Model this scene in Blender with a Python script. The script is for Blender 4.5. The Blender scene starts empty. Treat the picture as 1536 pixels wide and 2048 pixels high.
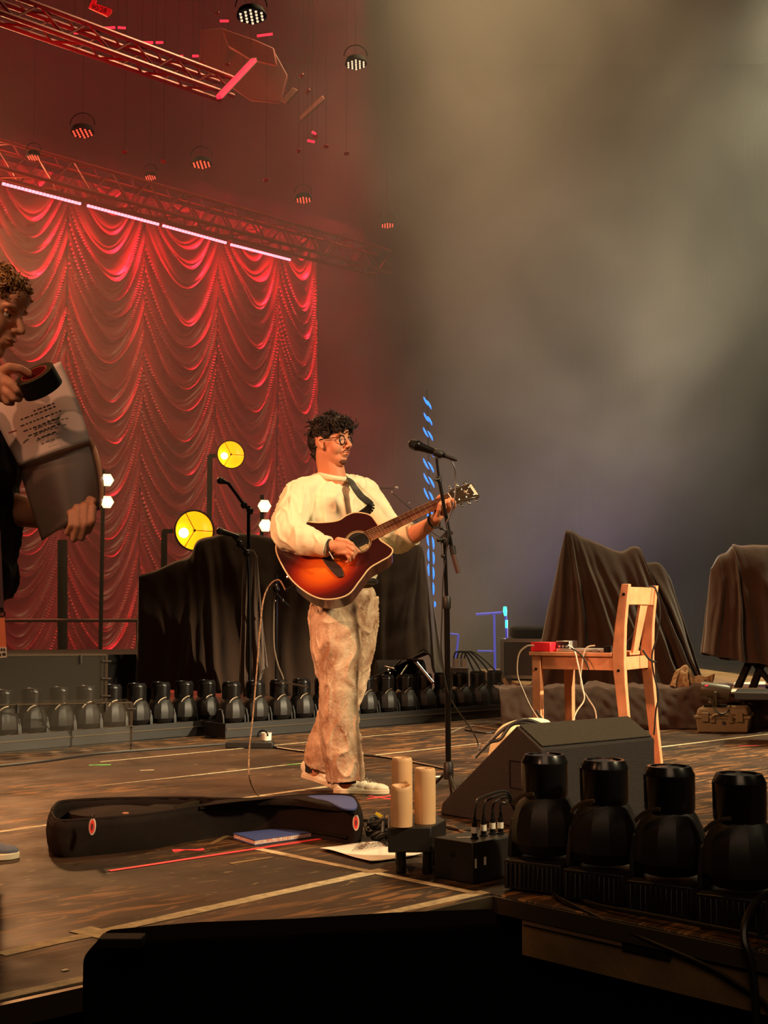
import bpy, bmesh, math, random
import numpy as np
from mathutils import Vector, Matrix, noise
random.seed(7)
PI = math.pi
S = bpy.context.scene
C = S.collection

def lin(r, g, b, k=1.0):
    f = lambda c: (c / 12.92 if c <= 0.04045 else ((c + 0.055) / 1.055) ** 2.4)
    return (f(r / 255) * k, f(g / 255) * k, f(b / 255) * k, 1.0)

# ------------------------------------------------------------------ camera
H = 0.87                      # lens height above the stage floor
FPX = 2600.0                  # focal length in pixels of the 1536x2048 frame
PITCH = math.atan(206 / FPX)
cam_d = bpy.data.cameras.new('camera'); cam = bpy.data.objects.new('camera', cam_d); C.objects.link(cam)
cam_d.sensor_fit = 'VERTICAL'; cam_d.sensor_height = 36.0; cam_d.lens = 36.0 * FPX / 2048
cam_d.clip_start = 0.05; cam_d.clip_end = 200
cam.location = (0, 0, H); cam.rotation_euler = (PI / 2 + PITCH, 0, 0)
S.camera = cam
CAM = Vector((0, 0, H))
UPV = Vector((0, -math.sin(PITCH), math.cos(PITCH))); FWD = Vector((0, math.cos(PITCH), math.sin(PITCH)))
def ray(px, py): return (Vector((1, 0, 0)) * ((px - 768) / FPX) + UPV * ((1024 - py) / FPX) + FWD)
def PY(px, py, Y):            # the point at distance Y seen at that place of the photograph
    d = ray(px, py); return CAM + d * (Y / d.y)
def PZ(px, py, z=0.0):        # the point on the level z
    d = ray(px, py); return CAM + d * ((z - H) / d.z)

# ------------------------------------------------------------------ world and lights
W = bpy.data.worlds.new('world'); S.world = W; W.use_nodes = True
W.node_tree.nodes['Background'].inputs[0].default_value = (0.55, 0.36, 0.20, 1)
W.node_tree.nodes['Background'].inputs[1].default_value = 0.010
S.view_settings.view_transform = 'Standard'; S.view_settings.look = 'None'
S.view_settings.exposure = 0.0; S.view_settings.gamma = 1.0
S.view_settings.use_curve_mapping = False
S.cycles.volume_step_rate = 2.4; S.cycles.volume_max_steps = 40
S.cycles.max_bounces = 6; S.cycles.volume_bounces = 0; S.cycles.transparent_max_bounces = 12
S.cycles.caustics_reflective = False; S.cycles.caustics_refractive = False
S.cycles.sample_clamp_indirect = 4.0
try: S.cycles.use_denoising = True
except Exception: pass

def light(kind, name, loc, target, energy, col, size=0.3, angle=50, blend=0.5, spread=None, sizey=None):
    L = bpy.data.lights.new(name, kind); L.energy = energy; L.color = col[:3]
    o = bpy.data.objects.new(name, L); C.objects.link(o); o.location = loc
    if target is not None:
        o.rotation_euler = (Vector(target) - Vector(loc)).to_track_quat('-Z', 'Y').to_euler()
    if kind == 'SPOT': L.spot_size = math.radians(angle); L.spot_blend = blend; L.shadow_soft_size = size
    elif kind == 'POINT': L.shadow_soft_size = size
    elif kind == 'AREA':
        L.size = size
        if sizey: L.shape = 'RECTANGLE'; L.size_y = sizey
        if spread: L.spread = math.radians(spread)
    return o
# stage keys: yellow white from the right, orange from the left, all from above
light('SPOT', 'key_right', (6.5, 2.0, 6.0), (0.1, 5.9, 0.8), 3600, (1.0, 0.80, 0.47), 0.40, 29, 0.5)
light('SPOT', 'key_left', (-6.0, 0.5, 5.0), (-0.4, 6.2, 1.0), 1900, (1.0, 0.42, 0.20), 0.15, 34, 0.7)
light('SPOT', 'key_chair', (8.5, 4.6, 4.2), (1.4, 7.8, 0.6), 9500, (1.0, 0.80, 0.50), 0.08, 24, 0.6)
light('SPOT', 'key_chair_left', (-5.0, 0.5, 4.5), (1.4, 8.2, 0.6), 1050, (1.0, 0.40, 0.20), 0.1, 24, 0.5)
light('SPOT', 'floor_warm', (-2.6, 6.8, 8.5), (-1.2, 4.0, 0.0), 620, (1.0, 0.42, 0.10), 0.4, 50, 0.9)
light('AREA', 'front_fill', (0.0, -3.0, 6.5), (0, 9, 0.5), 110, (1.0, 0.66, 0.40), 4.0)  # unseen soft lamp added over the audience to lift the front
light('SPOT', 'side_warm', (-3.2, -1.5, 4.6), (-1.05, 3.7, 1.5), 420, (1.0, 0.50, 0.26), 0.15, 24, 0.7)
# red wash hung in front of the curtain, close above it
_th = math.atan2(FPX, 3518 - 768)
_rw = light('AREA', 'red_wash', (-148 / FPX * 18 - math.cos(_th) * 2.6 + math.sin(_th) * .30, 18 - math.sin(_th) * 2.6 - math.cos(_th) * .30, 6.40), None, 170, (1.0, 0.02, 0.05), 6.6, sizey=0.10, spread=50)
_rw.rotation_euler = (0, 0, _th)
_rw2 = light('AREA', 'red_wash_high', (-148 / FPX * 18 - math.cos(_th) * 2.6 + math.sin(_th) * .42, 18 - math.sin(_th) * 2.6 - math.cos(_th) * .42, 10.4), None, 180, (1.0, 0.02, 0.05), 6.4, sizey=0.10, spread=24)
_rw2.rotation_euler = (0, 0, _th)
light('SPOT', 'red_rig_wash', (-3.0, 9.0, 4.2), (-2.2, 14.5, 6.6), 400, (1.0, 0.05, 0.05), 0.2, 75, 0.8)
# unseen lamps added to light the haze, from above, left and low behind
light('SPOT', 'haze_top_right', (5.6, 12.4, 8.8), (5.0, 13.5, 0), 5400, (1.0, 0.88, 0.52), 0.5, 95, 1.0)
light('SPOT', 'haze_top_middle', (1.2, 12.4, 9.6), (0.4, 12.0, 0), 2300, (1.0, 0.68, 0.32), 0.6, 118, 1.0)
light('SPOT', 'haze_left', (-5.0, 14.3, 5.2), (1.0, 8.5, 4.2), 5600, (1.0, 0.47, 0.18), 0.5, 150, 1.0)
light('SPOT', 'violet_wash', (2.2, 13.9, 0.7), (2.4, 11.5, 3.0), 240, (0.62, 0.40, 1.0), 0.15, 150, 1.0)
light('POINT', 'pink_glow', (1.55, 12.2, 0.45), None, 110, (1.0, 0.45, 0.45), 0.08)

# ------------------------------------------------------------------ materials
def nmat(name, col, rough=0.6, metal=0.0, spec=0.5, emit=None, estr=0.0, bump=0.0, bscale=60, var=0.0, vscale=6,
         trans=0.0, alpha=1.0, sheen=0.0, coat=0.0, sss=0.0, bstretch=(1, 1, 1), col2=None):
    m = bpy.data.materials.new(name); m.use_nodes = True
    nt = m.node_tree; b = nt.nodes['Principled BSDF']
    b.inputs['Base Color'].default_value = col; b.inputs['Roughness'].default_value = rough
    b.inputs['Metallic'].default_value = metal; b.inputs['Specular IOR Level'].default_value = spec
    b.inputs['Alpha'].default_value = alpha
    if trans: b.inputs['Transmission Weight'].default_value = trans
    if sheen: b.inputs['Sheen Weight'].default_value = sheen; b.inputs['Sheen Roughness'].default_value = 0.5
    if coat: b.inputs['Coat Weight'].default_value = coat; b.inputs['Coat Roughness'].default_value = 0.08
    if sss: b.inputs['Subsurface Weight'].default_value = sss; b.inputs['Subsurface Radius'].default_value = (0.02, 0.008, 0.004)
    if emit: b.inputs['Emission Color'].default_value = emit; b.inputs['Emission Strength'].default_value = estr
    tc = nt.nodes.new('ShaderNodeTexCoord')
    if var or col2:
        n = nt.nodes.new('ShaderNodeTexNoise'); n.inputs['Scale'].default_value = vscale; n.inputs['Detail'].default_value = 6
        nt.links.new(tc.outputs['Object'], n.inputs['Vector'])
        r = nt.nodes.new('ShaderNodeValToRGB'); r.color_ramp.elements[0].position = 0.35; r.color_ramp.elements[1].position = 0.65
        c2 = col2 or tuple(min(1, v * (1 + var)) for v in col[:3]) + (1,)
        r.color_ramp.elements[0].color = tuple(v * (1 - var) for v in col[:3]) + (1,); r.color_ramp.elements[1].color = c2
        nt.links.new(n.outputs['Fac'], r.inputs['Fac']); nt.links.new(r.outputs['Color'], b.inputs['Base Color'])
    if bump:
        mp = nt.nodes.new('ShaderNodeMapping'); mp.inputs['Scale'].default_value = bstretch
        nt.links.new(tc.outputs['Object'], mp.inputs['Vector'])
        n2 = nt.nodes.new('ShaderNodeTexNoise'); n2.inputs['Scale'].default_value = bscale; n2.inputs['Detail'].default_value = 3
        nt.links.new(mp.outputs['Vector'], n2.inputs['Vector'])
        bp = nt.nodes.new('ShaderNodeBump'); bp.inputs['Strength'].default_value = bump; bp.inputs['Distance'].default_value = 0.02
        nt.links.new(n2.outputs['Fac'], bp.inputs['Height']); nt.links.new(bp.outputs['Normal'], b.inputs['Normal'])
    return m
M = {}
M['black'] = nmat('black_plastic', lin(24, 19, 16), 0.5, bump=0.05, bscale=200)
M['black_gloss'] = nmat('black_gloss', lin(20, 18, 18), 0.22)
M['black_metal'] = nmat('black_metal', lin(30, 26, 25), 0.28, 0.6)
M['mattblack'] = nmat('matt_black', lin(22, 18, 16), 0.85, spec=0.2)
M['velvet'] = nmat('black_velour', lin(15, 12, 11), 1.0, spec=0.0, bump=0.3, bscale=90)
M['cloth'] = nmat('black_cloth', lin(62, 45, 35), 0.95, spec=0.1, sheen=0.25, bump=0.5, bscale=8, bstretch=(1, 1, .35))
M['towel'] = nmat('grey_cloth', lin(88, 70, 60), 0.95, spec=0.1, sheen=0.3, bump=0.4, bscale=200)
M['chrome'] = nmat('chrome', lin(200, 195, 190), 0.15, 1.0)
M['alu'] = nmat('aluminium', lin(150, 145, 140), 0.35, 0.9)
M['cable'] = nmat('black_cable', lin(28, 24, 22), 0.4)
M['cable_grey'] = nmat('grey_cable', lin(120, 100, 80), 0.5)
M['white_cable'] = nmat('white_cable', lin(225, 205, 180), 0.45)
M['white'] = nmat('white_tape', lin(225, 215, 195), 0.7)
M['tape_white'] = nmat('worn_white_tape', lin(196, 176, 140), 0.8, var=0.25, vscale=30, bump=0.2)
M['tape_pink'] = nmat('pink_tape', lin(255, 70, 82), 0.6, var=0.06, vscale=20)
M['tape_green'] = nmat('green_tape', lin(120, 235, 120), 0.6)
M['paper'] = nmat('paper', lin(240, 232, 215), 0.8)
M['ink'] = nmat('ink', lin(60, 50, 48), 0.8)
M['wax'] = nmat('candle_wax', lin(222, 178, 132), 0.5, sss=0.25, var=0.06, vscale=10, spec=0.3)
M['wood'] = nmat('chair_wood', lin(202, 132, 92), 0.45, var=0.12, vscale=14, bump=0.08, bscale=30, bstretch=(1, 1, .1), coat=0.2)
M['red_box'] = nmat('red_metal', lin(225, 22, 40), 0.4)
M['silver'] = nmat('silver', lin(205, 200, 195), 0.3, 0.7)
M['blue_cloth'] = nmat('blue_nylon', lin(62, 78, 140), 0.7, bump=0.2, bscale=120)
M['bag'] = nmat('bag_nylon', lin(32, 23, 19), 0.85, spec=0.12, bump=0.3, bscale=14, var=0.2)
M['bag_in'] = nmat('bag_lining', lin(34, 30, 20), 0.95, spec=0.05, bump=0.3, bscale=40)
M['wedge'] = nmat('speaker_paint', lin(38, 30, 27), 0.6, bump=0.4, bscale=260)
M['grille'] = nmat('speaker_foam', lin(74, 68, 56), 0.9, bump=1.0, bscale=240, var=0.25, vscale=200)
M['case'] = nmat('grey_case', lin(150, 132, 100), 0.42, bump=0.1, bscale=60)
M['cyl'] = nmat('grey_lamp_paint', lin(88, 82, 66), 0.4)
M['road'] = nmat('flightcase_board', lin(58, 46, 42), 0.6)
M['amber'] = nmat('amber_reflector', lin(255, 165, 16), 0.3, emit=lin(255, 165, 6), estr=1.15)
M['bulb'] = nmat('bulb', (1, .9, .6, 1), 0.3, emit=(1, .85, .45, 1), estr=9)
M['hexlit'] = nmat('hex_lit', (1, .8, .4, 1), 0.3, emit=(1, .72, .30, 1), estr=2.6)
M['tube_lit'] = nmat('lamp_tube', (1, .9, .6, 1), 0.3, emit=(1, .88, .60, 1), estr=7)
M['led_red'] = nmat('led_red', (1, .1, .15, 1), 0.4, emit=(1, .22, .28, 1), estr=3.2)
M['red_glow_dim'] = nmat('led_and_pipe_red_glow', (1, .05, .05, 1), 0.4, emit=(1, .02, .05, 1), estr=1.6)
M['lens_red_glint'] = nmat('lens_red_glint', (.8, .1, .05, 1), 0.25, emit=(1, .10, .05, 1), estr=1.2)  # red glint on the lenses put in as a dim glow
M['led_blue'] = nmat('led_blue', (.05, .3, 1, 1), 0.4, emit=(.0, .17, 1, 1), estr=2.0)
M['led_cyan'] = nmat('led_cyan', (.1, .9, .8, 1), 0.4, emit=(.05, .9, .75, 1), estr=1.4)
M['pipe_blue_glow'] = nmat('pipe_blue_light', lin(60, 80, 230), 0.4, emit=(.06, .08, .8, 1), estr=.30)  # blue light on the pipes put in as colour and faint emission
M['rig'] = nmat('rig_red_light', lin(120, 26, 24), 0.4, 0.3)  # truss metal coloured red, in place of red light falling on it
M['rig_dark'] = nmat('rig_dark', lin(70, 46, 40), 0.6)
M['red_paint'] = nmat('red_sign', lin(230, 60, 60), 0.6)
M['wallblack'] = nmat('black_drape', lin(30, 24, 22), 0.95, spec=0.05, bump=0.3, bscale=3, bstretch=(6, 1, .05))
M['fascia'] = nmat('worn_plywood', lin(120, 92, 56), 0.7, var=0.3, vscale=5, bump=0.1)
M['steel_edge'] = nmat('steel_edge', lin(96, 82, 66), 0.4, 0.6)

def mat_floor():
    m = bpy.data.materials.new('stage_floor'); m.use_nodes = True; nt = m.node_tree; b = nt.nodes['Principled BSDF']
    N = nt.nodes.new; L = nt.links.new
    tc = N('ShaderNodeTexCoord')
    def nz(scale, det, st, dist=0.0, off=(0, 0, 0)):
        mp = N('ShaderNodeMapping'); mp.inputs['Scale'].default_value = st; mp.inputs['Location'].default_value = off
        L(tc.outputs['Object'], mp.inputs['Vector'])
        n = N('ShaderNodeTexNoise'); n.inputs['Scale'].default_value = scale; n.inputs['Detail'].default_value = det
        n.inputs['Distortion'].default_value = dist; L(mp.outputs['Vector'], n.inputs['Vector']); return n.outputs['Fac']
    def ramp(src, p0, p1, c0=0.0, c1=1.0):
        r = N('ShaderNodeMapRange'); r.inputs[1].default_value = p0; r.inputs[2].default_value = p1
        r.inputs[3].default_value = c0; r.inputs[4].default_value = c1; L(src, r.inputs[0]); return r.outputs[0]
    def mul(a, c):
        x = N('ShaderNodeMath'); x.operation = 'MULTIPLY'; L(a, x.inputs[0])
        if isinstance(c, float): x.inputs[1].default_value = c
        else: L(c, x.inputs[1])
        return x.outputs[0]
    def mix(fac, c0, c1):
        x = N('ShaderNodeMix'); x.data_type = 'RGBA'; L(fac, x.inputs[0])
        for k, c in ((6, c0), (7, c1)):
            if isinstance(c, tuple): x.inputs[k].default_value = c
            else: L(c, x.inputs[k])
        return x.outputs[2]
    base = mix(ramp(nz(1.3, 4, (1, 1, 1)), .35, .65), lin(36, 26, 18), lin(70, 46, 28))
    # panel to panel change of tone, with dark seams
    br = N('ShaderNodeTexBrick'); br.offset = 0.0
    br.inputs['Scale'].default_value = 1.0; br.inputs['Brick Width'].default_value = 2.44; br.inputs['Row Height'].default_value = 0.61
    br.inputs['Mortar Size'].default_value = 0.004; br.inputs['Mortar Smooth'].default_value = 0.2
    br.inputs['Color1'].default_value = (.72, .72, .72, 1); br.inputs['Color2'].default_value = (1.25, 1.2, 1.1, 1); br.inputs['Mortar'].default_value = (.25, .25, .25, 1)
    L(tc.outputs['Object'], br.inputs['Vector'])
    mm = N('ShaderNodeMix'); mm.data_type = 'RGBA'; mm.blend_type = 'MULTIPLY'; mm.inputs[0].default_value = 1
    L(base, mm.inputs[6]); L(br.outputs['Color'], mm.inputs[7]); col = mm.outputs[2]
    # paint worn off in streaks to bare wood, mostly in worn zones
    zone = ramp(nz(.55, 3, (1, 1.6, 1), off=(3.1, .4, 0)), .43, .56)
    streak = ramp(nz(9, 8, (.35, 2.2, 1), 1.2), .52, .60)
    col = mix(mul(mul(zone, streak), .55), col, lin(176, 122, 72))
    sc = ramp(nz(22, 5, (.25, 1.0, 1), 2.0), .645, .69)
    col = mix(mul(sc, .65), col, lin(150, 122, 80))
    L(col, b.inputs['Base Color'])
    L(ramp(nz(3, 5, (1, 1, 1)), .3, .7, .42, .78), b.inputs['Roughness'])
    bp = N('ShaderNodeBump'); bp.inputs['Strength'].default_value = .15; bp.inputs['Distance'].default_value = .01
    L(nz(30, 6, (.4, 1.5, 1), .6), bp.inputs['Height']); L(bp.outputs['Normal'], b.inputs['Normal'])
    b.inputs['Specular IOR Level'].default_value = .30
    return m
M['floor'] = mat_floor()

def mat_pos(name, fn, rough=0.5, coat=0.0, spec=.5):
    m = bpy.data.materials.new(name); m.use_nodes = True; nt = m.node_tree; b = nt.nodes['Principled BSDF']
    b.inputs['Roughness'].default_value = rough; b.inputs['Coat Weight'].default_value = coat; b.inputs['Specular IOR Level'].default_value = spec
    b.inputs['Coat Roughness'].default_value = .05
    fn(nt, b); return m

# ------------------------------------------------------------------ mesh builder
MATR = {}
def frame_of(d, up=Vector((0, 0, 1))):
    d = Vector(d).normalized(); up = Vector(up)
    if abs(d.dot(up)) > .97 * up.length: up = Vector((1, 0, 0)) if abs(d.x) < .9 else Vector((0, 1, 0))
    x = up.cross(d).normalized(); y = d.cross(x)
    return x, y, d
class MB:
    def __init__(s): s.V = []; s.F = []; s.T = None
    def add(s, vs, fs):
        o = len(s.V)
        for v in vs:
            v = Vector(v); s.V.append(s.T @ v if s.T is not None else v)
        for f in fs: s.F.append([i + o for i in f])
        return s
    def box(s, c, z, R=None):
        c = Vector(c); hx, hy, hz = z[0] / 2, z[1] / 2, z[2] / 2
        vs = [Vector((x, y, w)) for w in (-hz, hz) for y in (-hy, hy) for x in (-hx, hx)]
        if R is not None: vs = [R @ v for v in vs]
        return s.add([v + c for v in vs], [(0, 2, 3, 1), (4, 5, 7, 6), (0, 1, 5, 4), (2, 6, 7, 3), (0, 4, 6, 2), (1, 3, 7, 5)])
    def bar(s, a, b, w, h, up=(0, 0, 1)):
        a = Vector(a); b = Vector(b); x, y, d = frame_of(b - a, up)
        vs = [p + x * (i * w / 2) + y * (j * h / 2) for p in (a, b) for i, j in ((-1, -1), (1, -1), (1, 1), (-1, 1))]
        return s.add(vs, [(3, 2, 1, 0), (4, 5, 6, 7), (0, 1, 5, 4), (1, 2, 6, 5), (2, 3, 7, 6), (3, 0, 4, 7)])
    def tube(s, pts, r, n=8, cap=True, flat=1.0, up=None):
        pts = [Vector(p) for p in pts]; m = len(pts); rs = r if isinstance(r, (list, tuple)) else [r] * m
        t = [(pts[min(i + 1, m - 1)] - pts[max(i - 1, 0)]).normalized() for i in range(m)]
        x, y, _ = frame_of(t[0], up or (0, 0, 1)); vs = []
        for i in range(m):
            x = (x - t[i] * x.dot(t[i])).normalized(); y = t[i].cross(x)
            for k in range(n):
                a = 2 * PI * k / n; vs.append(pts[i] + (x * math.cos(a) + y * math.sin(a) * flat) * rs[i])
        fs = [(i * n + k, i * n + (k + 1) % n, (i + 1) * n + (k + 1) % n, (i + 1) * n + k) for i in range(m - 1) for k in range(n)]
        if cap: fs += [tuple(range(n))[::-1], tuple((m - 1) * n + k for k in range(n))]
        return s.add(vs, fs)
    def lathe(s, prof, c, axis=(0, 0, 1), n=24, sx=1.0, cap=True):
        x, y, d = frame_of(axis); c = Vector(c); vs = []; m = len(prof)
        for r, h in prof:
            for k in range(n):
                a = 2 * PI * k / n; vs.append(c + (x * math.cos(a) * sx + y * math.sin(a)) * r + d * h)
        fs = [(i * n + k, i * n + (k + 1) % n, (i + 1) * n + (k + 1) % n, (i + 1) * n + k) for i in range(m - 1) for k in range(n)]
        if cap: fs += [tuple(range(n))[::-1], tuple((m - 1) * n + k for k in range(n))]
        return s.add(vs, fs)
    def cyl(s, a, b, r, n=16): a = Vector(a); b = Vector(b); return s.lathe([(r, 0), (r, (b - a).length)], a, b - a, n)
    def torus(s, c, axis, R, r, n=28, k=8, a0=0, a1=2 * PI, sx=1.0):
        x, y, d = frame_of(axis); c = Vector(c); full = abs(a1 - a0 - 2 * PI) < 1e-6
        P = [c + (x * math.cos(a) * sx + y * math.sin(a)) * R for a in [a0 + (a1 - a0) * i / n for i in range(n if full else n + 1)]]
        if not full: return s.tube(P, r, k)
        vs = []
        for i in range(n):
            a = 2 * PI * i / n; rad = (x * math.cos(a) * sx + y * math.sin(a))
            for j in range(k):
                q = 2 * PI * j / k; vs.append(P[i] + rad * (math.cos(q) * r) + d * (math.sin(q) * r))
        return s.add(vs, [(i * k + j, ((i + 1) % n) * k + j, ((i + 1) % n) * k + (j + 1) % k, i * k + (j + 1) % k) for i in range(n) for j in range(k)])
    def ball(s, c, r, R=None, n=14, m=9):
        c = Vector(c); r = (r, r, r) if not isinstance(r, (tuple, list)) else r; vs = []
        for i in range(1, m):
            p = PI * i / m
            for k in range(n):
                a = 2 * PI * k / n; v = Vector((r[0] * math.sin(p) * math.cos(a), r[1] * math.sin(p) * math.sin(a), r[2] * math.cos(p)))
                vs.append(v)
        vs += [Vector((0, 0, r[2])), Vector((0, 0, -r[2]))]
        if R is not None: vs = [R @ v for v in vs]
        fs = [(i * n + k, (i + 1) * n + k, (i + 1) * n + (k + 1) % n, i * n + (k + 1) % n) for i in range(m - 2) for k in range(n)]
        t = (m - 1) * n
        fs += [(t, k, (k + 1) % n) for k in range(n)] + [(t + 1, (m - 2) * n + (k + 1) % n, (m - 2) * n + k) for k in range(n)]
        return s.add([v + c for v in vs], fs)
    def prism(s, poly, o, ex, ey, ez):     # poly in the ex, ey plane, pushed along ez
        o = Vector(o); ex = Vector(ex); ey = Vector(ey); ez = Vector(ez); n = len(poly)
        vs = [o + ex * p[0] + ey * p[1] for p in poly]; vs += [v + ez for v in vs]
        return s.add(vs, [tuple(range(n))[::-1], tuple(range(n, 2 * n))] + [(i, (i + 1) % n, n + (i + 1) % n, n + i) for i in range(n)])
    def hexa(s, lo, hi):                    # two loops of corners joined
        n = len(lo); return s.add(list(lo) + list(hi), [tuple(range(n))[::-1], tuple(range(n, 2 * n))] + [(i, (i + 1) % n, n + (i + 1) % n, n + i) for i in range(n)])
    def grid(s, P):                          # P[i][j] points
        a = len(P); b = len(P[0]); return s.add([p for r in P for p in r], [(i * b + j, i * b + j + 1, (i + 1) * b + j + 1, (i + 1) * b + j) for i in range(a - 1) for j in range(b - 1)])
    def build(s, name, mat, parent=None, label=None, bevel=0, seg=2, solid=0, smooth=True, ang=40, world=True, fix=True):
        me = bpy.data.meshes.new(name); V = s.V
        if parent is not None and world and parent.name in MATR:
            inv = MATR[parent.name].inverted(); V = [inv @ v for v in V]
        me.from_pydata([tuple(v) for v in V], [], s.F); me.validate()
        if fix:
            bm = bmesh.new(); bm.from_mesh(me); bmesh.ops.recalc_face_normals(bm, faces=bm.faces); bm.to_mesh(me); bm.free()
        me.materials.append(M[mat] if isinstance(mat, str) else mat)
        if smooth:
            me.polygons.foreach_set('use_smooth', [True] * len(me.polygons)); me.set_sharp_from_angle(angle=math.radians(ang))
        o = bpy.data.objects.new(name, me); C.objects.link(o)
        if parent is not None:
            o.parent = parent
            if parent.name in MATR: MATR[o.name] = MATR[parent.name]
        if label: o['label'] = label
        if solid: md = o.modifiers.new('solid', 'SOLIDIFY'); md.thickness = solid; md.offset = 0
        if bevel: md = o.modifiers.new('bevel', 'BEVEL'); md.width = bevel; md.segments = seg; md.limit_method = 'ANGLE'; md.angle_limit = math.radians(35)
        return o
def thing(name, label, cat, loc=(0, 0, 0), rz=0.0, group=None):
    o = bpy.data.objects.new(name, None); C.objects.link(o); o.empty_display_size = .1
    o.location = loc; o.rotation_euler = (0, 0, rz); o['label'] = label; o['category'] = cat
    if group: o['group'] = group
    MATR[o.name] = Matrix.Translation(Vector(loc)) @ Matrix.Rotation(rz, 4, 'Z')
    return o
def tag(o, label, cat, group=None, kind=None):
    if label: o['label'] = label
    if cat: o['category'] = cat
    if group: o['group'] = group
    if kind: o['kind'] = kind
    return o
def struct(o, label=None, cat=None):
    o['kind'] = 'structure'
    if label: o['label'] = label
    return o
KIDS = {}
def dup(root, loc, rz, label, group=None, scale=None):
    r = root.copy(); C.objects.link(r); r.location = loc; r.rotation_euler = (0, 0, rz); r['label'] = label
    if group: r['group'] = group
    if scale: r.scale = scale
    if root.name not in KIDS: KIDS[root.name] = [(c, [(g) for g in c.children]) for c in root.children]
    for ch, gs in KIDS[root.name]:
        c = ch.copy(); C.objects.link(c); c.parent = r
        for g in gs:
            d = g.copy(); C.objects.link(d); d.parent = c
    return r
def spline(pts, n=8, closed=False):
    P = [Vector(p) for p in pts]; m = len(P); out = []
    for i in range(m if closed else m - 1):
        if closed: a, b, c, d = P[(i - 1) % m], P[i], P[(i + 1) % m], P[(i + 2) % m]
        else: a, b, c, d = P[max(i - 1, 0)], P[i], P[i + 1], P[min(i + 2, m - 1)]
        for k in range(n):
            t = k / n; out.append(0.5 * ((2 * b) + (c - a) * t + (2 * a - 5 * b + 4 * c - d) * t * t + (3 * b - a - 3 * c + d) * t ** 3))
    if not closed: out.append(P[-1])
    return out
def sm(a, b, x):
    t = max(0, min(1, (x - a) / (b - a))); return t * t * (3 - 2 * t)

# stage frame: U runs along the downstage edge (right and away), V upstage (left and away)
TH = math.atan2(FPX, 3518 - 768)
U = Vector((math.cos(TH), math.sin(TH), 0)); V_ = Vector((-math.sin(TH), math.cos(TH), 0))
O = PZ(985, 1787); 
def UV(u, v, z=0): return O + U * u + V_ * v + Vector((0, 0, z))
def uv_of(p): d = Vector(p) - O; return d.dot(U), d.dot(V_)
# ================================================================== setting
b = MB(); b.prism([(-16, 0), (0, 0), (0, -6), (9, -6), (26, -6), (26, 22), (-16, 22)], (0, 0, -0.06), (1, 0, 0), (0, 1, 0), (0, 0, 0.06))
fl = b.build('floor', 'floor', bevel=0.004); fl.location = O; fl.rotation_euler = (0, 0, TH); fl['kind'] = 'structure'
b = MB(); b.box((0, 6, -1.45), (60, 60, .1)); struct(b.build('floor_pit', 'mattblack'))
b = MB(); b.bar(UV(-16, .06, -.78), UV(.06, .06, -.78), .03, 1.3); b.bar(UV(.10, .06, -.78), UV(.10, -6, -.78), .03, 1.3)
struct(b.build('trim_stage_skirt', 'velvet'))
b = MB(); b.bar(UV(.012, -.12, -.115), UV(.012, -6, -.115), .024, .10); struct(b.build('trim_fascia', 'fascia'))
b = MB(); b.bar(UV(-16, -.012, -.03), UV(-.02, -.012, -.03), .02, .055); b.bar(UV(-.008, 0, -.03), UV(-.008, -6, -.03), .012, .05)
struct(b.build('trim_stage_edge', 'steel_edge'))
b = MB(); b.box((0, 30, 6), (70, .2, 16)); struct(b.build('wall_back', 'wallblack'))
b = MB(); b.box((0, 16, 14), (70, 30, .2)); struct(b.build('ceiling', 'mattblack'))
b = MB(); b.box((-16, 18, 6), (.2, 26, 16)); struct(b.build('wall_left', 'wallblack'))
b = MB(); b.box((24, 18, 6), (.2, 26, 16)); struct(b.build('wall_right', 'wallblack'))
# two thin seams and the scuffed paint belong to the floor material

# ------------------------------------------------------------------ tape on the floor
TZ = [0]
def tape(p0, p1, w, mat, label, group=None, ragged=0.12, name='floor_tape', n=None):
    a = PZ(*p0); c = PZ(*p1); d = (c - a); L = d.length; d.normalize(); s = Vector((-d.y, d.x, 0)); n = n or max(2, int(L / .08))
    TZ[0] += 1; z = Vector((0, 0, .0016 + .0003 * (TZ[0] % 5))); P0, P1 = [], []
    for i in range(n + 1):
        q = a + d * (L * i / n) + z
        P0.append(q + s * (w / 2 * (1 + ragged * random.uniform(-1, 1)))); P1.append(q - s * (w / 2 * (1 + ragged * random.uniform(-1, 1))))
    m = MB(); lo = P0 + P1[::-1]
    m.hexa([v - Vector((0, 0, .0012)) for v in lo], lo)
    return tag(m.build(name, mat, smooth=False), label, 'tape', group)
e0 = UV(-6, .03); 
m = MB(); pts0 = []; pts1 = []
for i in range(76):
    u = -6 + i * .08; pts0.append(UV(u, .052 + random.uniform(-.004, .004), .0015)); pts1.append(UV(u, .008, .0015))
lo = pts0 + pts1[::-1]; m.hexa([v - Vector((0, 0, .001)) for v in lo], lo)
tag(m.build('floor_tape', 'tape_white', smooth=False), 'worn white tape running along the very front edge of the stage', 'tape')
tape((0, 1909), (768, 1740), .052, 'tape_white', 'long off-white tape line parallel to the stage edge, just behind it')
tape((508, 1697), (950, 1787), .036, 'tape_white', 'off-white tape line running from the blue folder towards the stage corner')
tape((160, 1859), (262, 1884), .07, 'tape_white', 'short wide off-white tape stub branching down beside the black barrier')
tape((218, 1743), (666, 1675), .022, 'tape_pink', 'long bright pink tape stripe in front of the guitar bag', ragged=.05)
tape((-10, 1665), (700, 1567), .035, 'tape_white', 'white tape line passing behind the guitar bag to the sneakers')
tape((190, 1573), (960, 1487), .016, 'tape_white', 'thin scuffed tape line behind the guitarist feet')
tape((200, 1524), (1010, 1447), .014, 'tape_white', 'thin tape line closest to the long row of dark moving lights')
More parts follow.
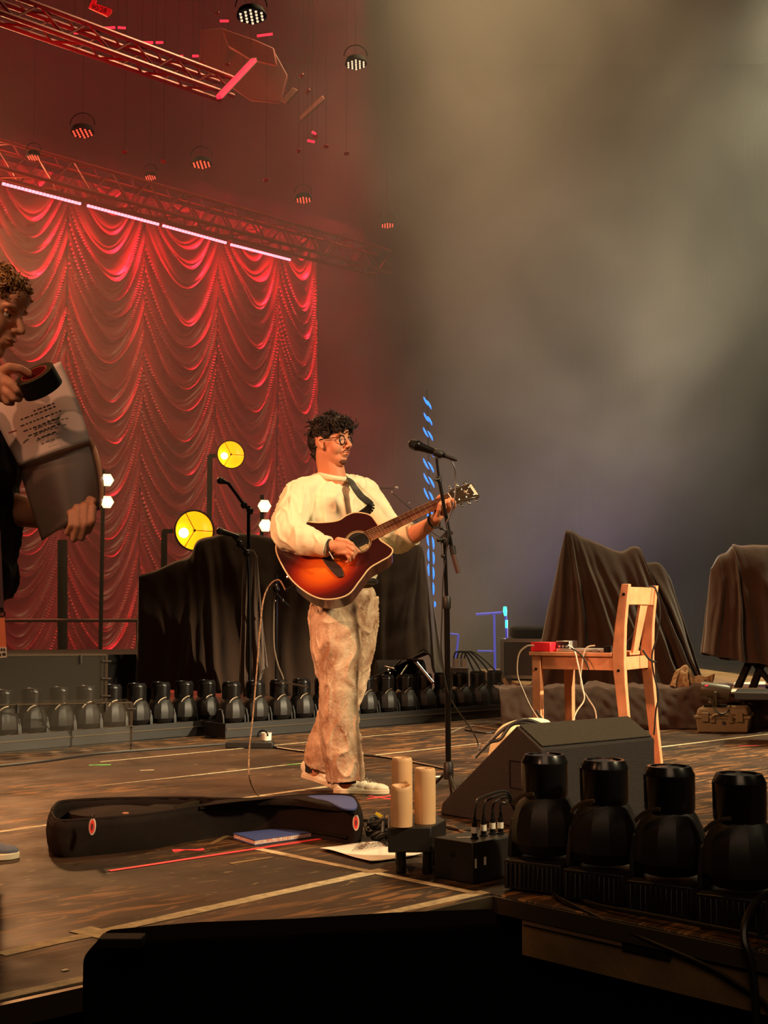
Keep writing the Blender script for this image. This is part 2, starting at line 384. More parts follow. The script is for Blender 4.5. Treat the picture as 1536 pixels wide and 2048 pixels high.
tape((1300, 1497), (1560, 1466), .030, 'tape_white', 'white tape line in front of the grey hard case')
tape((980, 1562), (1000, 1559), .02, 'tape_white', 'small pale tape scrap by the wedge monitor')
tape((738, 1592), (790, 1600), .018, 'tape_pink', 'pink tape cross bar under the front sneaker, sloping down to the right', ragged=.05)
tape((735, 1598), (788, 1591), .018, 'tape_pink', 'pink tape cross bar under the front sneaker, sloping up to the right', ragged=.05)
tape((345, 1702), (408, 1699), .035, 'tape_pink', 'jagged pink tape scrap against the front of the guitar bag', ragged=.9, n=5)
tape((178, 1531), (222, 1530), .02, 'tape_green', 'pale green tape scrap on the floor left behind the bag', ragged=.8, n=4)
tape((575, 1530), (604, 1528), .015, 'tape_green', 'small green tape mark behind the raised sneaker', ragged=.3)
tape((280, 1541), (308, 1540), .018, 'tape_white', 'small cream tape scrap near the green one', ragged=.7, n=3)
tape((1478, 1492), (1516, 1491), .02, 'tape_pink', 'small pink tape mark right of the chair leg', ragged=.6, n=4)
tape((460, 1728), (545, 1715), .022, 'fascia', 'brownish strip of old tape residue by the pink stripe')
tape((124, 1943), (136, 1940), .012, 'white', 'tiny white scrap near the stage edge at left', n=2)
tape((455, 1672), (420, 1690), .02, 'fascia', 'faded yellowish tape remnant under the guitar bag edge')
tape((864, 1554), (884, 1553), .05, 'hexlit' if False else 'white', 'bright yellowish tape piece beside the microphone stand foot')
tape((600, 1866), (640, 1858), .03, 'tape_white', 'short white strip next to the stage edge line')

# ------------------------------------------------------------------ front barrier
p = [PY(165, 1893, 2.62), PY(995, 1850, 2.62)]
m = MB(); a, c = p; d = (c - a); s = Vector((0, -.5, 0)); dn = Vector((0, 0, -1.5))
top = []
for k in range(9):
    t = k / 8 * PI / 2; top.append(a + Vector((.03 - .03 * math.sin(t) * 1, 0, -.03 + .03 * math.cos(t))) if False else a + Vector((.03 * (1 - math.sin(PI / 2 - t)), 0, -.03 * (1 - math.sin(t)))))
prof = [a + dn] + [a + Vector((.035 * (1 - math.cos(t)), 0, -.035 * (1 - math.sin(t)))) for t in [i * PI / 12 for i in range(7)]] + \
       [a + d * .25 + Vector((0, 0, .004)), a + d * .5 + Vector((0, 0, .001)), a + d * .75 + Vector((0, 0, .003)), c, c + Vector((.012, 0, -.012)), c + Vector((.015, 0, -1.5))]
m.hexa([v - s * .3 for v in prof], prof)
tag(m.build('barrier', 'velvet', bevel=.01), 'large black cloth covered barrier standing in front of the stage edge', 'barrier')
q = PY(250, 1885, 2.60)
b = MB(); b.box(q + Vector((0, -.03, .01)), (.085, .05, .02)); tag(b.build('foam_pad', 'mattblack', bevel=.003), 'small black block lying on top of the front barrier', 'block')

# ------------------------------------------------------------------ moving lights
def moving_light():
    t = thing('moving_light', '', 'stage light')
    b = MB(); b.box((0, 0, .05), (.185, .185, .085))
    for i in range(12): b.box((-.08 + i * .0146, -.096, .05), (.006, .01, .07))
    b.build('base', 'black', t, bevel=.006)
    for sx in (-1, 1):
        b = MB(); b.prism([(-.045, .09), (.045, .09), (.04, .15), (.02, .205), (-.02, .205), (-.04, .15)], (sx * .098 - .009, 0, 0), (0, 1, 0), (0, 0, 1), (.018, 0, 0))
        b.build('yoke_arm', 'black', t, bevel=.006)
    b = MB(); b.lathe([(.03, .10), (.078, .108), (.100, .14), (.103, .185), (.095, .225), (.076, .265), (.060, .285)], (0, 0, 0), n=12)
    b.build('lamp_head', 'black', t, ang=25, bevel=.004)
    b = MB(); b.lathe([(.066, .272), (.070, .285), (.071, .37), (.0715, .375), (.071, .378), (.060, .400), (.052, .4005), (.050, .394)], (0, 0, 0), n=32)
    b.build('lens_barrel', 'black_gloss', t, ang=30)
    b = MB(); b.lathe([(.0, .3935), (.048, .394), (.03, .3985), (.0, .4)], (0, 0, 0), n=24); b.build('lens', 'black_gloss', t)
    b = MB(); b.tube([(.088 * math.cos(a) , -.086 * math.cos(.5), .20 + .09 * math.sin(a)) for a in [PI * .5 + i * .12 for i in range(9)]], .0038, 6, flat=1.6)
    b.build('highlight_arc', 'steel_edge', t)  # bright band in place of a highlight on the lamp body
    return t
ML = moving_light()
first = [True]
def put_light(p, rz, label, group, sc=1.0):
    if first[0]:
        first[0] = False; ML.location = p; ML.rotation_euler = (0, 0, rz); ML['label'] = label; ML['group'] = group; ML.scale = (sc,) * 3; return
    dup(ML, p, rz, label, group, (sc,) * 3)
near = [PZ(1089, 1514, .415), PZ(1208, 1525, .415), PZ(1338, 1538, .415), PZ(1478, 1553, .415)]
desc = ['dark moving light at the downstage corner, leftmost of the near four', 'dark moving light, second from left of the near four',
        'dark moving light, third from left of the near four', 'dark moving light cut by the right frame edge, nearest of all']
for p_, l_ in zip(near, desc): put_light(Vector((p_.x, p_.y, .0)), TH - PI / 2 + .25, l_, 'near moving lights on the stage edge', 1.06)
NUM = ['first', 'second', 'third', 'fourth', 'fifth', 'sixth', 'seventh', 'eighth', 'ninth', 'tenth', 'eleventh', 'twelfth', 'thirteenth', 'fourteenth']
A1 = PZ(462, 1474); A2 = PZ(990, 1432)
for i in range(14):
    put_light(A1.lerp(A2, i / 13) + Vector((0, 0, .004)) - Vector((0, 0, .0)), TH, 'small dark moving light, %s from left in the far right-hand row' % NUM[i], 'row of moving lights behind the guitarist', .97)
B1 = PZ(412, 1467); B2 = PZ(4, 1502)
for i in range(9):
    put_light(B1.lerp(B2, i / 8) + Vector((0, 0, .004)), TH, 'small dark moving light, %s from the right in the row behind clear panels' % NUM[i], 'row of moving lights at the left', .97)
def tray(p, q, label):
    d = (q - p).normalized(); s = Vector((-d.y, d.x, 0)); t = thing('light_tray', label, 'tray', p, math.atan2(d.y, d.x))
    a = p - d * .14; c = q + d * .14
    for k in (-1, 1): b = MB(); b.bar(a + s * (.125 * k) + Vector((0, 0, .06)), c + s * (.125 * k) + Vector((0, 0, .06)), .012, .10); b.build('side_rail', 'black', t)
    b = MB(); b.bar(a + Vector((0, 0, .0025)), c + Vector((0, 0, .0025)), .25, .004); b.build('tray_floor', 'black', t)
    b = MB(); b.bar(a - s * .135 + Vector((0, 0, .07)), c - s * .135 + Vector((0, 0, .07)), .008, .006); b.build('edge_strip', 'steel_edge', t)
    for k in (a, c): b = MB(); b.bar(k + s * .13 + Vector((0, 0, .06)), k - s * .13 + Vector((0, 0, .06)), .012, .10); b.build('end_plate', 'black', t)
tray(A1, A1.lerp(A2, 6.5 / 13), 'long low black tray holding the moving lights behind the guitarist legs')
tray(A1.lerp(A2, 7.7 / 13), A2, 'long low black tray holding the moving lights behind the microphone stand')
tray(B2, B1, 'long low black tray of moving lights behind the clear panels')

# ------------------------------------------------------------------ clear panels and riser at left
glass = nmat('clear_acrylic', (.20, .16, .12, 1), .12, alpha=.07, spec=.6)
D1 = Vector((.956, .29, 0)).normalized()
def clear_box(px, py, zb, hgt, dep, label):
    p = PZ(px, py, zb); t = thing('clear_panel_box', label, 'panel', p, math.atan2(D1.y, D1.x))
    a = p - D1 * 2.6; s = Vector((-D1.y, D1.x, 0)); h = Vector((0, 0, hgt))
    m = MB(); m.bar(a + h / 2, p + h / 2, .008, hgt); m.build('front_pane', glass, t)
    m = MB(); m.bar(p + h / 2 + s * .005, p + h / 2 + s * dep, .008, hgt); m.build('side_pane', glass, t)
    m = MB(); m.bar(a + h + s * dep / 2, p + h + s * dep / 2, dep, .008); m.build('top_pane', glass, t)
    m = MB(); m.bar(p + Vector((0, 0, .002)) , p + h, .012, .012); m.bar(a + h, p + h, .01, .008); m.build('edge_profile', 'steel_edge', t)
    for k in range(5):
        q = p - D1 * (.16 + k * .55) + h; m = MB(); m.box(q - Vector((0, 0, .025)) - s * .008, (.008, .012, .055)); m.build('clip', 'alu', t)
    for k in range(3):
        q = p + Vector((0, 0, .04 + k * (hgt - .08) / 2)); m = MB(); m.box(q - s * .01, (.055, .012, .008)); m.build('clip', 'alu', t)
clear_box(262, 1500, 0, .305, .32, 'clear acrylic box shield standing on the floor, lower one at left')
clear_box(212, 1404, .315, .30, .30, 'clear acrylic box shield, upper one set behind the lower')
m = MB(); a = PY(-140, 1318, 10.3); c = PY(322, 1304, 10.75); 
for q in (a, c): q.z = 0
s = Vector((-.25, 1, 0)) * 1.6
zt = PY(100, 1310, 10.5).z
m.hexa([a, c, c + s, a + s], [v + Vector((0, 0, zt)) for v in (a, c, c + s, a + s)])
tag(m.build('stage_riser', 'mattblack', bevel=.01), 'low black stage riser below the red curtain at left', 'riser')
# rail in front of the curtain foot
t = thing('guard_rail', 'dark guard rail with upright crossing the foot of the red curtain', 'rail', PY(125, 1303, 12.8))
m = MB(); m.cyl(PY(-60, 1241, 12.8), PY(276, 1241, 12.8), .018, 10); m.build('top_rail', 'red_paint' if False else 'rig_dark', t)
m = MB(); m.cyl(PY(125, 1080, 12.9), PY(125, 1306, 12.9), .05, 12); m.build('upright', 'mattblack', t)
m = MB(); m.cyl(PY(275, 1241, 12.8), PY(275, 1306, 12.8), .014, 8); m.build('upright', 'rig_dark', t)

# ------------------------------------------------------------------ red swagged curtain
def mat_curtain():
    m = bpy.data.materials.new('red_satin'); m.use_nodes = True; nt = m.node_tree; b = nt.nodes['Principled BSDF']
    b.inputs['Base Color'].default_value = lin(110, 4, 10); b.inputs['Roughness'].default_value = .42
    b.inputs['Specular IOR Level'].default_value = .4; b.inputs['Sheen Weight'].default_value = .15
    tc = nt.nodes.new('ShaderNodeTexCoord'); n = nt.nodes.new('ShaderNodeTexNoise'); n.inputs['Scale'].default_value = 9; n.inputs['Detail'].default_value = 4
    nt.links.new(tc.outputs['Object'], n.inputs['Vector']); bp = nt.nodes.new('ShaderNodeBump'); bp.inputs['Strength'].default_value = .25; bp.inputs['Distance'].default_value = .02
    nt.links.new(n.outputs['Fac'], bp.inputs['Height']); nt.links.new(bp.outputs['Normal'], b.inputs['Normal'])
    return m
M['curtain'] = mat_curtain()
C0 = Vector((-148 / FPX * 18, 18, 0))
SEAM = [-.12, .578, 1.61, 2.75, 3.82, 4.89, 5.96]
def curtain():
    NZ = 900; ZT = 6.15; ZB = 0.05; root = thing('swag_curtain', 'tall red satin swagged curtain hanging behind the stage at left', 'curtain', C0, TH)
    rng = np.random.RandomState(3)
    for ci in range(len(SEAM) - 1):
        x0, x1 = SEAM[ci], SEAM[ci + 1]; NX = 72 if ci else 56
        a = np.linspace(0, 1, NX)[None, :]; z = np.linspace(ZT, ZB, NZ)[:, None]
        sag = .86 + rng.uniform(-.08, .12); off = rng.uniform(0, 1)
        skew = rng.uniform(-.06, .06)
        aa = np.clip(a + skew * np.sin(PI * a), 0, 1)
        cat = np.sin(PI * aa) ** .85
        # irregular fold spacing
        zz = z + sag * cat
        k = rng.uniform(.6, 1.4, 3); ph = rng.uniform(0, 6.28, 6)
        f = zz / .285 + off + .30 * np.sin(zz * 2.1 * k[0] + ph[0] + a * 1.4) + .22 * np.sin(zz * 4.9 * k[1] + ph[1] - a * 2.2) + .10 * np.sin(zz * 9 + a * 7 + ph[2])
        fr = 1 - (f - np.floor(f))                # grows downwards inside each fold
        idx = np.floor(f).astype(int); amp = .055 + .075 * (np.sin(idx * 12.9898 + ci * 4.1) * 43758.5 % 1.0)
        lip = np.where(fr < .88, (fr / .88) ** 6.0, np.clip(1 - (fr - .88) / .12, 0, 1) ** 1.5)
        d = amp * lip * (.25 + .75 * np.sin(PI * aa) ** .7)
        h2_ = 1 - np.mod(f * 2.0 + .37 + .25 * np.sin(zz * 3.3 + a * 5), 1.0); d = d + .026 * np.where(h2_ < .9, (h2_ / .9) ** 5, np.clip(1 - (h2_ - .9) / .1, 0, 1)) * np.sin(PI * aa)
        # fine gathers fanning out of the seams
        g = np.exp(-((a) / .16) ** 2) + np.exp(-((1 - a) / .16) ** 2)
        f2 = zz * 11 + 2.2 * np.sin(zz * 3 + ph[3]) + off * 7
        d = d + g * .028 * (np.abs(np.sin(f2 * 1.0)) - .5)
        f3 = zz * 7.3 + ph[4] + 1.5 * np.sin(z * 1.7 + a * 3)
        d = d + .012 * np.sin(f3) * np.sin(PI * a) + .02 * np.sin(z * 1.3 + ph[5])
        d = d - .05 * g * .6 + .07 * np.sin(PI * a)
        top = np.clip((ZT - z) / .9, 0, 1); d = d * (.25 + .75 * top)
        X = -(x0 + (x1 - x0) * a) + 0 * z; Y = -d; Z = z + 0 * a
        co = np.stack([X, Y, Z], -1).reshape(-1, 3)
        i = np.arange((NZ - 1) * (NX - 1)); r = i // (NX - 1); c = i % (NX - 1); v = r * NX + c
        F = np.stack([v, v + 1, v + NX + 1, v + NX], -1)
        me = bpy.data.meshes.new('swag_panel'); me.vertices.add(len(co)); me.vertices.foreach_set('co', co.ravel())
        me.loops.add(F.size); me.loops.foreach_set('vertex_index', F.ravel().astype(np.int32))
        me.polygons.add(len(F)); me.polygons.foreach_set('loop_start', np.arange(0, F.size, 4, dtype=np.int32)); me.update(calc_edges=True); me.validate()
        me.polygons.foreach_set('use_smooth', [True] * len(me.polygons)); me.materials.append(M['curtain'])
        o = bpy.data.objects.new('swag_panel', me); C.objects.link(o); o.parent = root
curtain()

# ------------------------------------------------------------------ rig: LED battens, trusses, lamps
def led_bar(p, q, label):
    a = PY(*p); c = PY(*q); t = thing('led_batten', label, 'light', (a + c) / 2, 0, 'red LED battens above the curtain')
    d = (c - a).normalized(); m = MB(); m.bar(a + Vector((0, 0.03, .025)), c + Vector((0, .03, .025)), .05, .06); m.build('housing', 'rig_dark', t)
    n = int((c - a).length / .045); m = MB()
    for i in range(n):
        k = a + (c - a) * ((i + .5) / n); m.bar(k - d * .017, k + d * .017, .028, .026)
    m.build('diodes', 'led_red', t)
YL = lambda px: (lambda k: (17.35 + .6845 * 0) if False else k)(0)
def on_curtain(px, py, fwd=.45):   # point on the plane parallel to the curtain, a little in front
    d = ray(px, py); n = V_; p0 = C0 - V_ * fwd; return CAM + d * ((p0 - CAM).dot(n) / d.dot(n))
def ybar(px, py, fwd=.45): return (px, py, on_curtain(px, py, fwd).y)
segs = [((4, 367), (162, 408)), ((174, 411), (318, 449)), ((325, 451), (453, 486)), ((461, 489), (581, 520))]
for (p, q), w in zip(segs, ('dimmest, leftmost', 'second from the left', 'third from the left', 'rightmost')):
    led_bar(ybar(*p), ybar(*q), 'glowing pink-red LED batten above the curtain, %s' % w)
def truss(P, Q, label, size=.30, bays=12, mat='rig'):
    d = (Q - P).normalized(); s = Vector((-d.y, d.x, 0)).normalized(); up = s.cross(d); up = up if up.z > 0 else -up
    t = thing('lighting_truss', label, 'truss', (P + Q) / 2); L = (Q - P).length
    cs = [s * (i * size / 2) + up * (j * size / 2) for i, j in ((-1, -1), (1, -1), (1, 1), (-1, 1))]
    for c in cs: m = MB(); m.cyl(P + c, Q + c, .024, 8); m.build('chord', mat, t)
    m = MB()
    for k in range(bays):
        a = P + d * (L * k / bays); c = P + d * (L * (k + 1) / bays)
        for i in range(4):
            x, y = cs[i], cs[(i + 1) % 4]
            if k % 2: x, y = y, x
            m.cyl(a + x, c + y, .011, 5)
    m.build('bracing', mat, t)
    return t
truss(on_curtain(-120, 286, .9), on_curtain(770, 528, .9), 'long truss coloured as if red-lit, running just above the LED battens', bays=26, mat='rig')
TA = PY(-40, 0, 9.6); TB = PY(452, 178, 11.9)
truss(TA, TB, 'truss coloured as if red-lit, high at the upper left, nearest the camera', size=.17, bays=11)
# honeycomb wash lights
def hang(o, p):
    m = MB(); m.cyl(p, (p.x, p.y, 13.9), .0012, 5); m.build('hanging_wire', 'mattblack', o)
def wash(px, py, Y, r, label, mat='lens_red_glint', nr=2):
    p = PY(px, py, Y); ax = Vector((.05, -.08, -1.0)).normalized(); t = thing('wash_light', label, 'stage light', p, 0, 'honeycomb wash lights hanging in the rig')
    m = MB(); m.lathe([(r * .5, -.07), (r * .9, -.05), (r * 1.03, -.012), (r * 1.05, 0), (r * .98, .0)], p, ax, 28); m.build('housing', 'mattblack', t)
    x, y, d = frame_of(ax); m = MB()
    for i in range(-nr, nr + 1):
        for j in range(-nr, nr + 1):
            if abs(i + j) > nr: continue
            c = p + (x * (i + j * .5) + y * (j * .866)) * (r * .42 * 2 / nr) + d * .004
            m.lathe([(r * .10, 0), (r * .07, .012), (0, .016)], c, d, 6)
    m.build('lens_cluster', mat, t)
    m = MB(); m.torus(p - ax * .08, Vector((0, 1, 0)), r * 1.1, .005, 20, 6, 0, PI); m.build('yoke', 'mattblack', t); hang(t, p - ax * .1)
lens_w = nmat('lens_pale_glint', (.9, .8, .6, 1), .2, emit=(1, .8, .5, 1), estr=.9)  # pale glint of these lenses is emission as well
wash(165, 265, 12.5, .11, 'round honeycomb wash light glinting red, leftmost large one')
wash(403, 328, 14.0, .11, 'round honeycomb wash light glinting red, above the middle of the LED line')
wash(607, 399, 15.5, .10, 'faint red honeycomb wash light right of the LED line')
wash(775, 450, 16.5, .09, 'faintest honeycomb wash light nearly lost in the haze')
wash(67, 314, 13.5, .07, 'tiny red glinting wash light at the left above the truss')
wash(301, 354, 15.0, .07, 'tiny red glinting wash light between the two large ones')
wash(503, 32, 10.5, .12, 'pale glinting honeycomb wash light at the top of the picture', lens_w)
wash(712, 128, 12.0, .10, 'pale faint honeycomb wash light in the grey haze', lens_w)
# red bar, hanging panels and small hardware
a = PY(438, 194, 11.5); c = PY(508, 120, 12.2); t = thing('led_batten', 'solid red bar light hanging diagonally across the rig', 'light', (a + c) / 2)
m = MB(); m.bar(a, c, .05, .035); m.build('lit_face', 'red_glow_dim', t); m = MB(); m.bar(a + Vector((0, .04, .02)), c + Vector((0, .04, .02)), .06, .05); m.build('housing', 'rig_dark', t)
def slab(px, Y, th, name, label, cat, mat, dy=.12):
    lo = [PY(x, y, Y) for x, y in px]; m = MB(); m.hexa(lo, [v + Vector((0, dy, .03)) for v in lo]); o = tag(m.build(name, mat, bevel=.01), label, cat); hang(o, sum(lo, Vector()) / len(lo)); return o
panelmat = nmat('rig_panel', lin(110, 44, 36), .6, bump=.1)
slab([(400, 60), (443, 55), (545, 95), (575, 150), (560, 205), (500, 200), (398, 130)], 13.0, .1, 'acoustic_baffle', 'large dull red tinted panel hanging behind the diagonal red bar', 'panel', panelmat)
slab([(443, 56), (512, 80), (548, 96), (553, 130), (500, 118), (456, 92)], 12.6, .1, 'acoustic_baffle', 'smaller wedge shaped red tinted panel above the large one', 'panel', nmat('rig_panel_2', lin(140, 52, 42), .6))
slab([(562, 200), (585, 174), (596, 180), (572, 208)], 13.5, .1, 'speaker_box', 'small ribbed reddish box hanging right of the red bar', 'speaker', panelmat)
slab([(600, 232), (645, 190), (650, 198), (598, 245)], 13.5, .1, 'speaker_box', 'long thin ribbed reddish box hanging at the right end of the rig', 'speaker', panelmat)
k = 0
dash = [((208, 56), (230, 55)), ((236, 55), (251, 56)), ((284, 85), (306, 85)), ((312, 85), (326, 85)), ((356, 113), (366, 112)), ((385, 112), (397, 112)), ((440, 42), (457, 42)), ((148, 66), (156, 66)), ((150, 78), (157, 81)), ((514, 72), (545, 68)), ((624, 264), (632, 268), ), ((615, 281), (629, 284))]
PL = ['first of the pair under the red plate', 'second of the pair under the red plate', 'first of the pair above the upper truss', 'second of the pair above the upper truss', 'left of the two by the large baffle', 'right of the two by the large baffle', 'at the top beside the pale honeycomb light', 'upper of the two stacked at the left', 'lower of the two stacked at the left', 'under the pale honeycomb light', 'upper one by the triangular bracket', 'lower one by the triangular bracket']
for p_, q_ in dash:
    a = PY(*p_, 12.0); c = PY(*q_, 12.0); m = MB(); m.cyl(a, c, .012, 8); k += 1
    o_ = m.build('rig_pipe', 'red_glow_dim', None); m_ = o_.name; tag(o_, 'short pipe segment given a red glow, ' + PL[k - 1], 'pipe', 'rig pipes given a red glow'); hang(C.objects[m_], a)  # pipes emit red themselves, in place of red light on them
for x, y, lb_ in ((434, 27, 'near the top, left of the pale honeycomb light'), (405, 126, 'between the upper truss and the diagonal red bar'), (455, 130, 'just above the diagonal red bar'), (443, 145, 'right beside the diagonal red bar'), (616, 183, 'between the two ribbed boxes'), (398, 136, 'at the end of the upper truss'),
                   (652, 293, 'right of the triangular red bracket'), (693, 307, 'farthest to the right in the haze'), (597, 302, 'left below the triangular red bracket'), (532, 360, 'alone, right above the last LED batten'), (249, 304, 'between the two large red honeycomb lights'), (327, 323, 'just left of the middle honeycomb light'), (603, 152, 'above the two ribbed boxes')):
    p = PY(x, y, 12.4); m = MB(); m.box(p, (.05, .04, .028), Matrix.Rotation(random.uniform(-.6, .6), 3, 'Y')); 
    hang(tag(m.build('rig_clamp', 'rig', None, bevel=.006), 'small rig clamp coloured as if red-lit, ' + lb_, 'clamp', 'rig clamps coloured as if red-lit'), p)
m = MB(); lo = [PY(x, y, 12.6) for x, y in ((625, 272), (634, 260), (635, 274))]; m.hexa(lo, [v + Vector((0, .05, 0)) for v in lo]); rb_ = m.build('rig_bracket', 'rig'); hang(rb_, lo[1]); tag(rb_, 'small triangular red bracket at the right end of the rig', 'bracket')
# number plate
t = thing('rig_sign', 'bright red marker plate lettered 90/28 at the top left of the rig', 'sign', PY(200, 18, 11.0))
lo = [PY(x, y, 11.0) for x, y in ((177, 15), (186, -6), (193, 0), (189, 6), (204, 11), (223, 18), (222, 24), (214, 32), (197, 24))]
m = MB(); m.hexa(lo, [v + Vector((0, .03, 0)) for v in lo]); m.build('plate', nmat('sign_red_glow', lin(235, 50, 50), .6, emit=lin(230, 30, 35), estr=.25), t)  # faint red glow put into the plate itself
cu = bpy.data.curves.new('marking', 'FONT'); cu.body = '90/28'; cu.size = .062; cu.extrude = .001
to = bpy.data.objects.new('marking', cu); C.objects.link(to); 
tq = PY(181, 17.5, 10.99); to.matrix_world = Matrix.Translation(tq) @ Matrix.Rotation(math.radians(17), 4, 'Y') @ Matrix.Rotation(PI / 2, 4, 'X')
to.data.materials.append(M['ink'])
dg = bpy.context.evaluated_depsgraph_get(); me = bpy.data.meshes.new_from_object(to.evaluated_get(dg)); mw = to.matrix_world.copy()
me.transform(mw); me.transform(MATR[t.name].inverted()); no = bpy.data.objects.new('lettering', me); C.objects.link(no); no.parent = t; bpy.data.objects.remove(to)

# ------------------------------------------------------------------ round amber lamps
def big_lamp(px, py, Y, R, ax, label, bulb_off):
    p = PY(px, py, Y); ax = Vector(ax).normalized(); x, y, d = frame_of(ax); t = thing('reflector_lamp', label, 'lamp', p)
    m = MB(); m.lathe([(.001, -R * 1.12), (R * .25, -R * 1.1), (R * .55, -R * 1.05), (R * .85, -R * .7), (R * 1.02, -R * .25), (R * 1.05, .0), (R * 1.0, .0), (R * .97, -R * .2), (R * .8, -R * .62), (R * .5, -R * .92), (0.001, -R * .98)], p, ax, 40)
    m.build('housing', nmat('lamp_housing', lin(110, 24, 22), .4), t)
    m = MB(); m.lathe([(R * .965, -R * .10), (R * .85, -R * .45), (R * .6, -R * .72), (R * .3, -R * .86), (.001, -R * .9)], p, ax, 40, cap=False); m.build('reflector', 'amber', t)
    m = MB(); m.torus(p, ax, R * 1.0, R * .045, 48, 8); m.build('rim', 'mattblack', t)
    m = MB()
    for k in range(3):
        a = PI / 2 + .5 + k * 2 * PI / 3; m.bar(p + d * .01, p + d * .01 + (x * math.cos(a) + y * math.sin(a)) * R, R * .035, R * .03)
    m.lathe([(R * .07, 0), (R * .05, .02)], p, ax, 12); m.build('guard_spider', 'mattblack', t)
    m = MB(); m.torus(p - d * R * .3 + Vector(bulb_off) * R, ax, R * .2, R * .05, 20, 6); m.ball(p - d * R * .25 + Vector(bulb_off) * R, R * .13); m.build('bulb', 'bulb', t)
    m = MB(); w = Vector((-1, .1, 0)).normalized(); q = p - d * R * .5; m.bar(q + w * R * .9, q + w * R * 1.45, .05, .04); m.bar(q + w * R * 1.4, Vector((q.x, q.y, 0.0)) + w * R * 1.4, .06, .05); m.build('bracket', 'mattblack', t)
big_lamp(389, 1061, 12.6, .195, (.45, -1, .0), 'large round amber lamp glowing behind the black covered gear', (-.45, 0, -.1))
big_lamp(462, 909, 14.2, .155, (.38, -1, .05), 'smaller round amber lamp, higher up on the curtain', (-.4, 0, -.05))
def hexlamp(px, py, Y, label, rz=.3):
    p = PY(px, py, Y); t = thing('hexagon_lamp', label, 'lamp', p, 0, 'small six-sided bright lamps in front of the curtain'); ax = Vector((rz, -1, -.1)).normalized()
    R = .068; m = MB(); m.lathe([(R * .5, -.10), (R * 1.03, -.03), (R * 1.05, .0)], p, ax, 6); m.build('housing', 'alu', t, smooth=False)
    m = MB(); m.lathe([(R * .98, .002), (R * .7, .004), (.001, .005)], p, ax, 6); m.build('honeycomb', 'hexlit', t, smooth=False)
    m = MB(); m.bar(p + Vector((-R * .75, -.012, .02)), p + Vector((R * .7, -.012, -.015)), .02, .022); m.build('tube', 'tube_lit', t)
hexlamp(214, 960, 12.6, 'six-sided bright lamp, upper of the pair beside the plastic sheet')
hexlamp(214, 1004, 12.6, 'six-sided bright lamp, lower of the pair beside the plastic sheet')
hexlamp(529, 1012, 12.6, 'six-sided bright lamp, upper of the pair left of the guitarist')
hexlamp(531, 1051, 12.6, 'six-sided bright lamp, lower of the pair left of the guitarist')
for px_, y0, y1, lb in ((207, 940, 1306, 'left'), (524, 990, 1300, 'right')):
    q_ = PY(px_, y0, 12.69); m = MB(); m.cyl(q_, (q_.x, q_.y, 0), .02, 10)
    tag(m.build('lamp_pole', 'mattblack'), 'thin dark upright pole carrying the %s pair of six-sided lamps' % lb, 'pole')
# ================================================================== draped gear
def drape(name, pairs, Y, depth, label, cat, mat='cloth', amp=.06, freq=26, seed=0, rows=44, cols=150, parent=None, back=True, power=.8, ybase=None):
    rp = spline([PY(*p[0], Y) for p in pairs], 12); bp = spline([PY(*p[1], Y if ybase is None else ybase) for p in pairs], 12)
    n = len(rp); nz = random.Random(seed); o = nz.uniform(0, 50)
    def at(P, s):
        x = s * (n - 1); i = min(int(x), n - 2); return P[i].lerp(P[i + 1], x - i)
    G = []
    for sgn in ((-1, 1) if back else (-1,)):
        g = []
        for i in range(rows + 1):
            t = i / rows; row = []
            for j in range(cols + 1):
                s = j / cols; a = at(rp, s); c = at(bp, s); p = a.lerp(c, t)
                env = math.sin(PI * s) ** .5 if 0 < s < 1 else 0
                w = freq * s + 2.5 * noise.noise(Vector((s * 5 + o, t * 1.2, 0)))
                f = math.sin(w) * .6 + .4 * math.sin(w * 2.3 + 1) + .5 * noise.noise(Vector((s * 14 + o, t * 5, sgn)))
                y = sgn * (depth * (t ** power) * env) + sgn * amp * min(1, t * 1.6) * f * min(1, env * 1.3)
                row.append(p + Vector((amp * .35 * t * math.cos(w) * env, y, .02 * noise.noise(Vector((s * 9 + o, t * 7, 3))))))
            g.append(row)
        G.append(g)
    m = MB(); m.grid(G[0])
    if back: m.grid(G[1])
    ob = m.build(name, mat, parent, solid=.006, ang=180, fix=False)
    if label: tag(ob, label, cat)
    return ob
drape('gear_cover', [((278, 1152), (272, 1372)), ((330, 1132), (330, 1375)), ((376, 1115), (380, 1378)), ((396, 1082), (430, 1380)), ((440, 1070), (480, 1383)),
                     ((490, 1066), (540, 1385)), ((560, 1078), (600, 1388)), ((640, 1082), (670, 1390)), ((660, 1100), (700, 1392))], 10.75, .36,
      'black cloth heaped over tall gear left of the guitarist', 'cover', amp=.035, freq=34, seed=2)
drape('gear_cover', [((640, 1090), (640, 1385)), ((700, 1086), (690, 1380)), ((780, 1086), (760, 1352)), ((830, 1086), (800, 1338)), ((846, 1098), (850, 1300)), ((853, 1130), (872, 1350)), ((856, 1150), (893, 1362))], 11.75, .38,
      'black cloth over the drum kit directly behind the guitarist', 'cover', amp=.03, freq=26, seed=5)
drape('hanging_cloth', [((488, 1102), (478, 1384)), ((496, 1098), (492, 1392)), ((504, 1100), (505, 1386)), ((514, 1112), (528, 1340)), ((512, 1150), (535, 1335))], 10.1, .06,
      'greyish towel like cloth hanging down in front of the black covered gear', 'cloth', 'towel', amp=.03, freq=12, seed=8, cols=60)
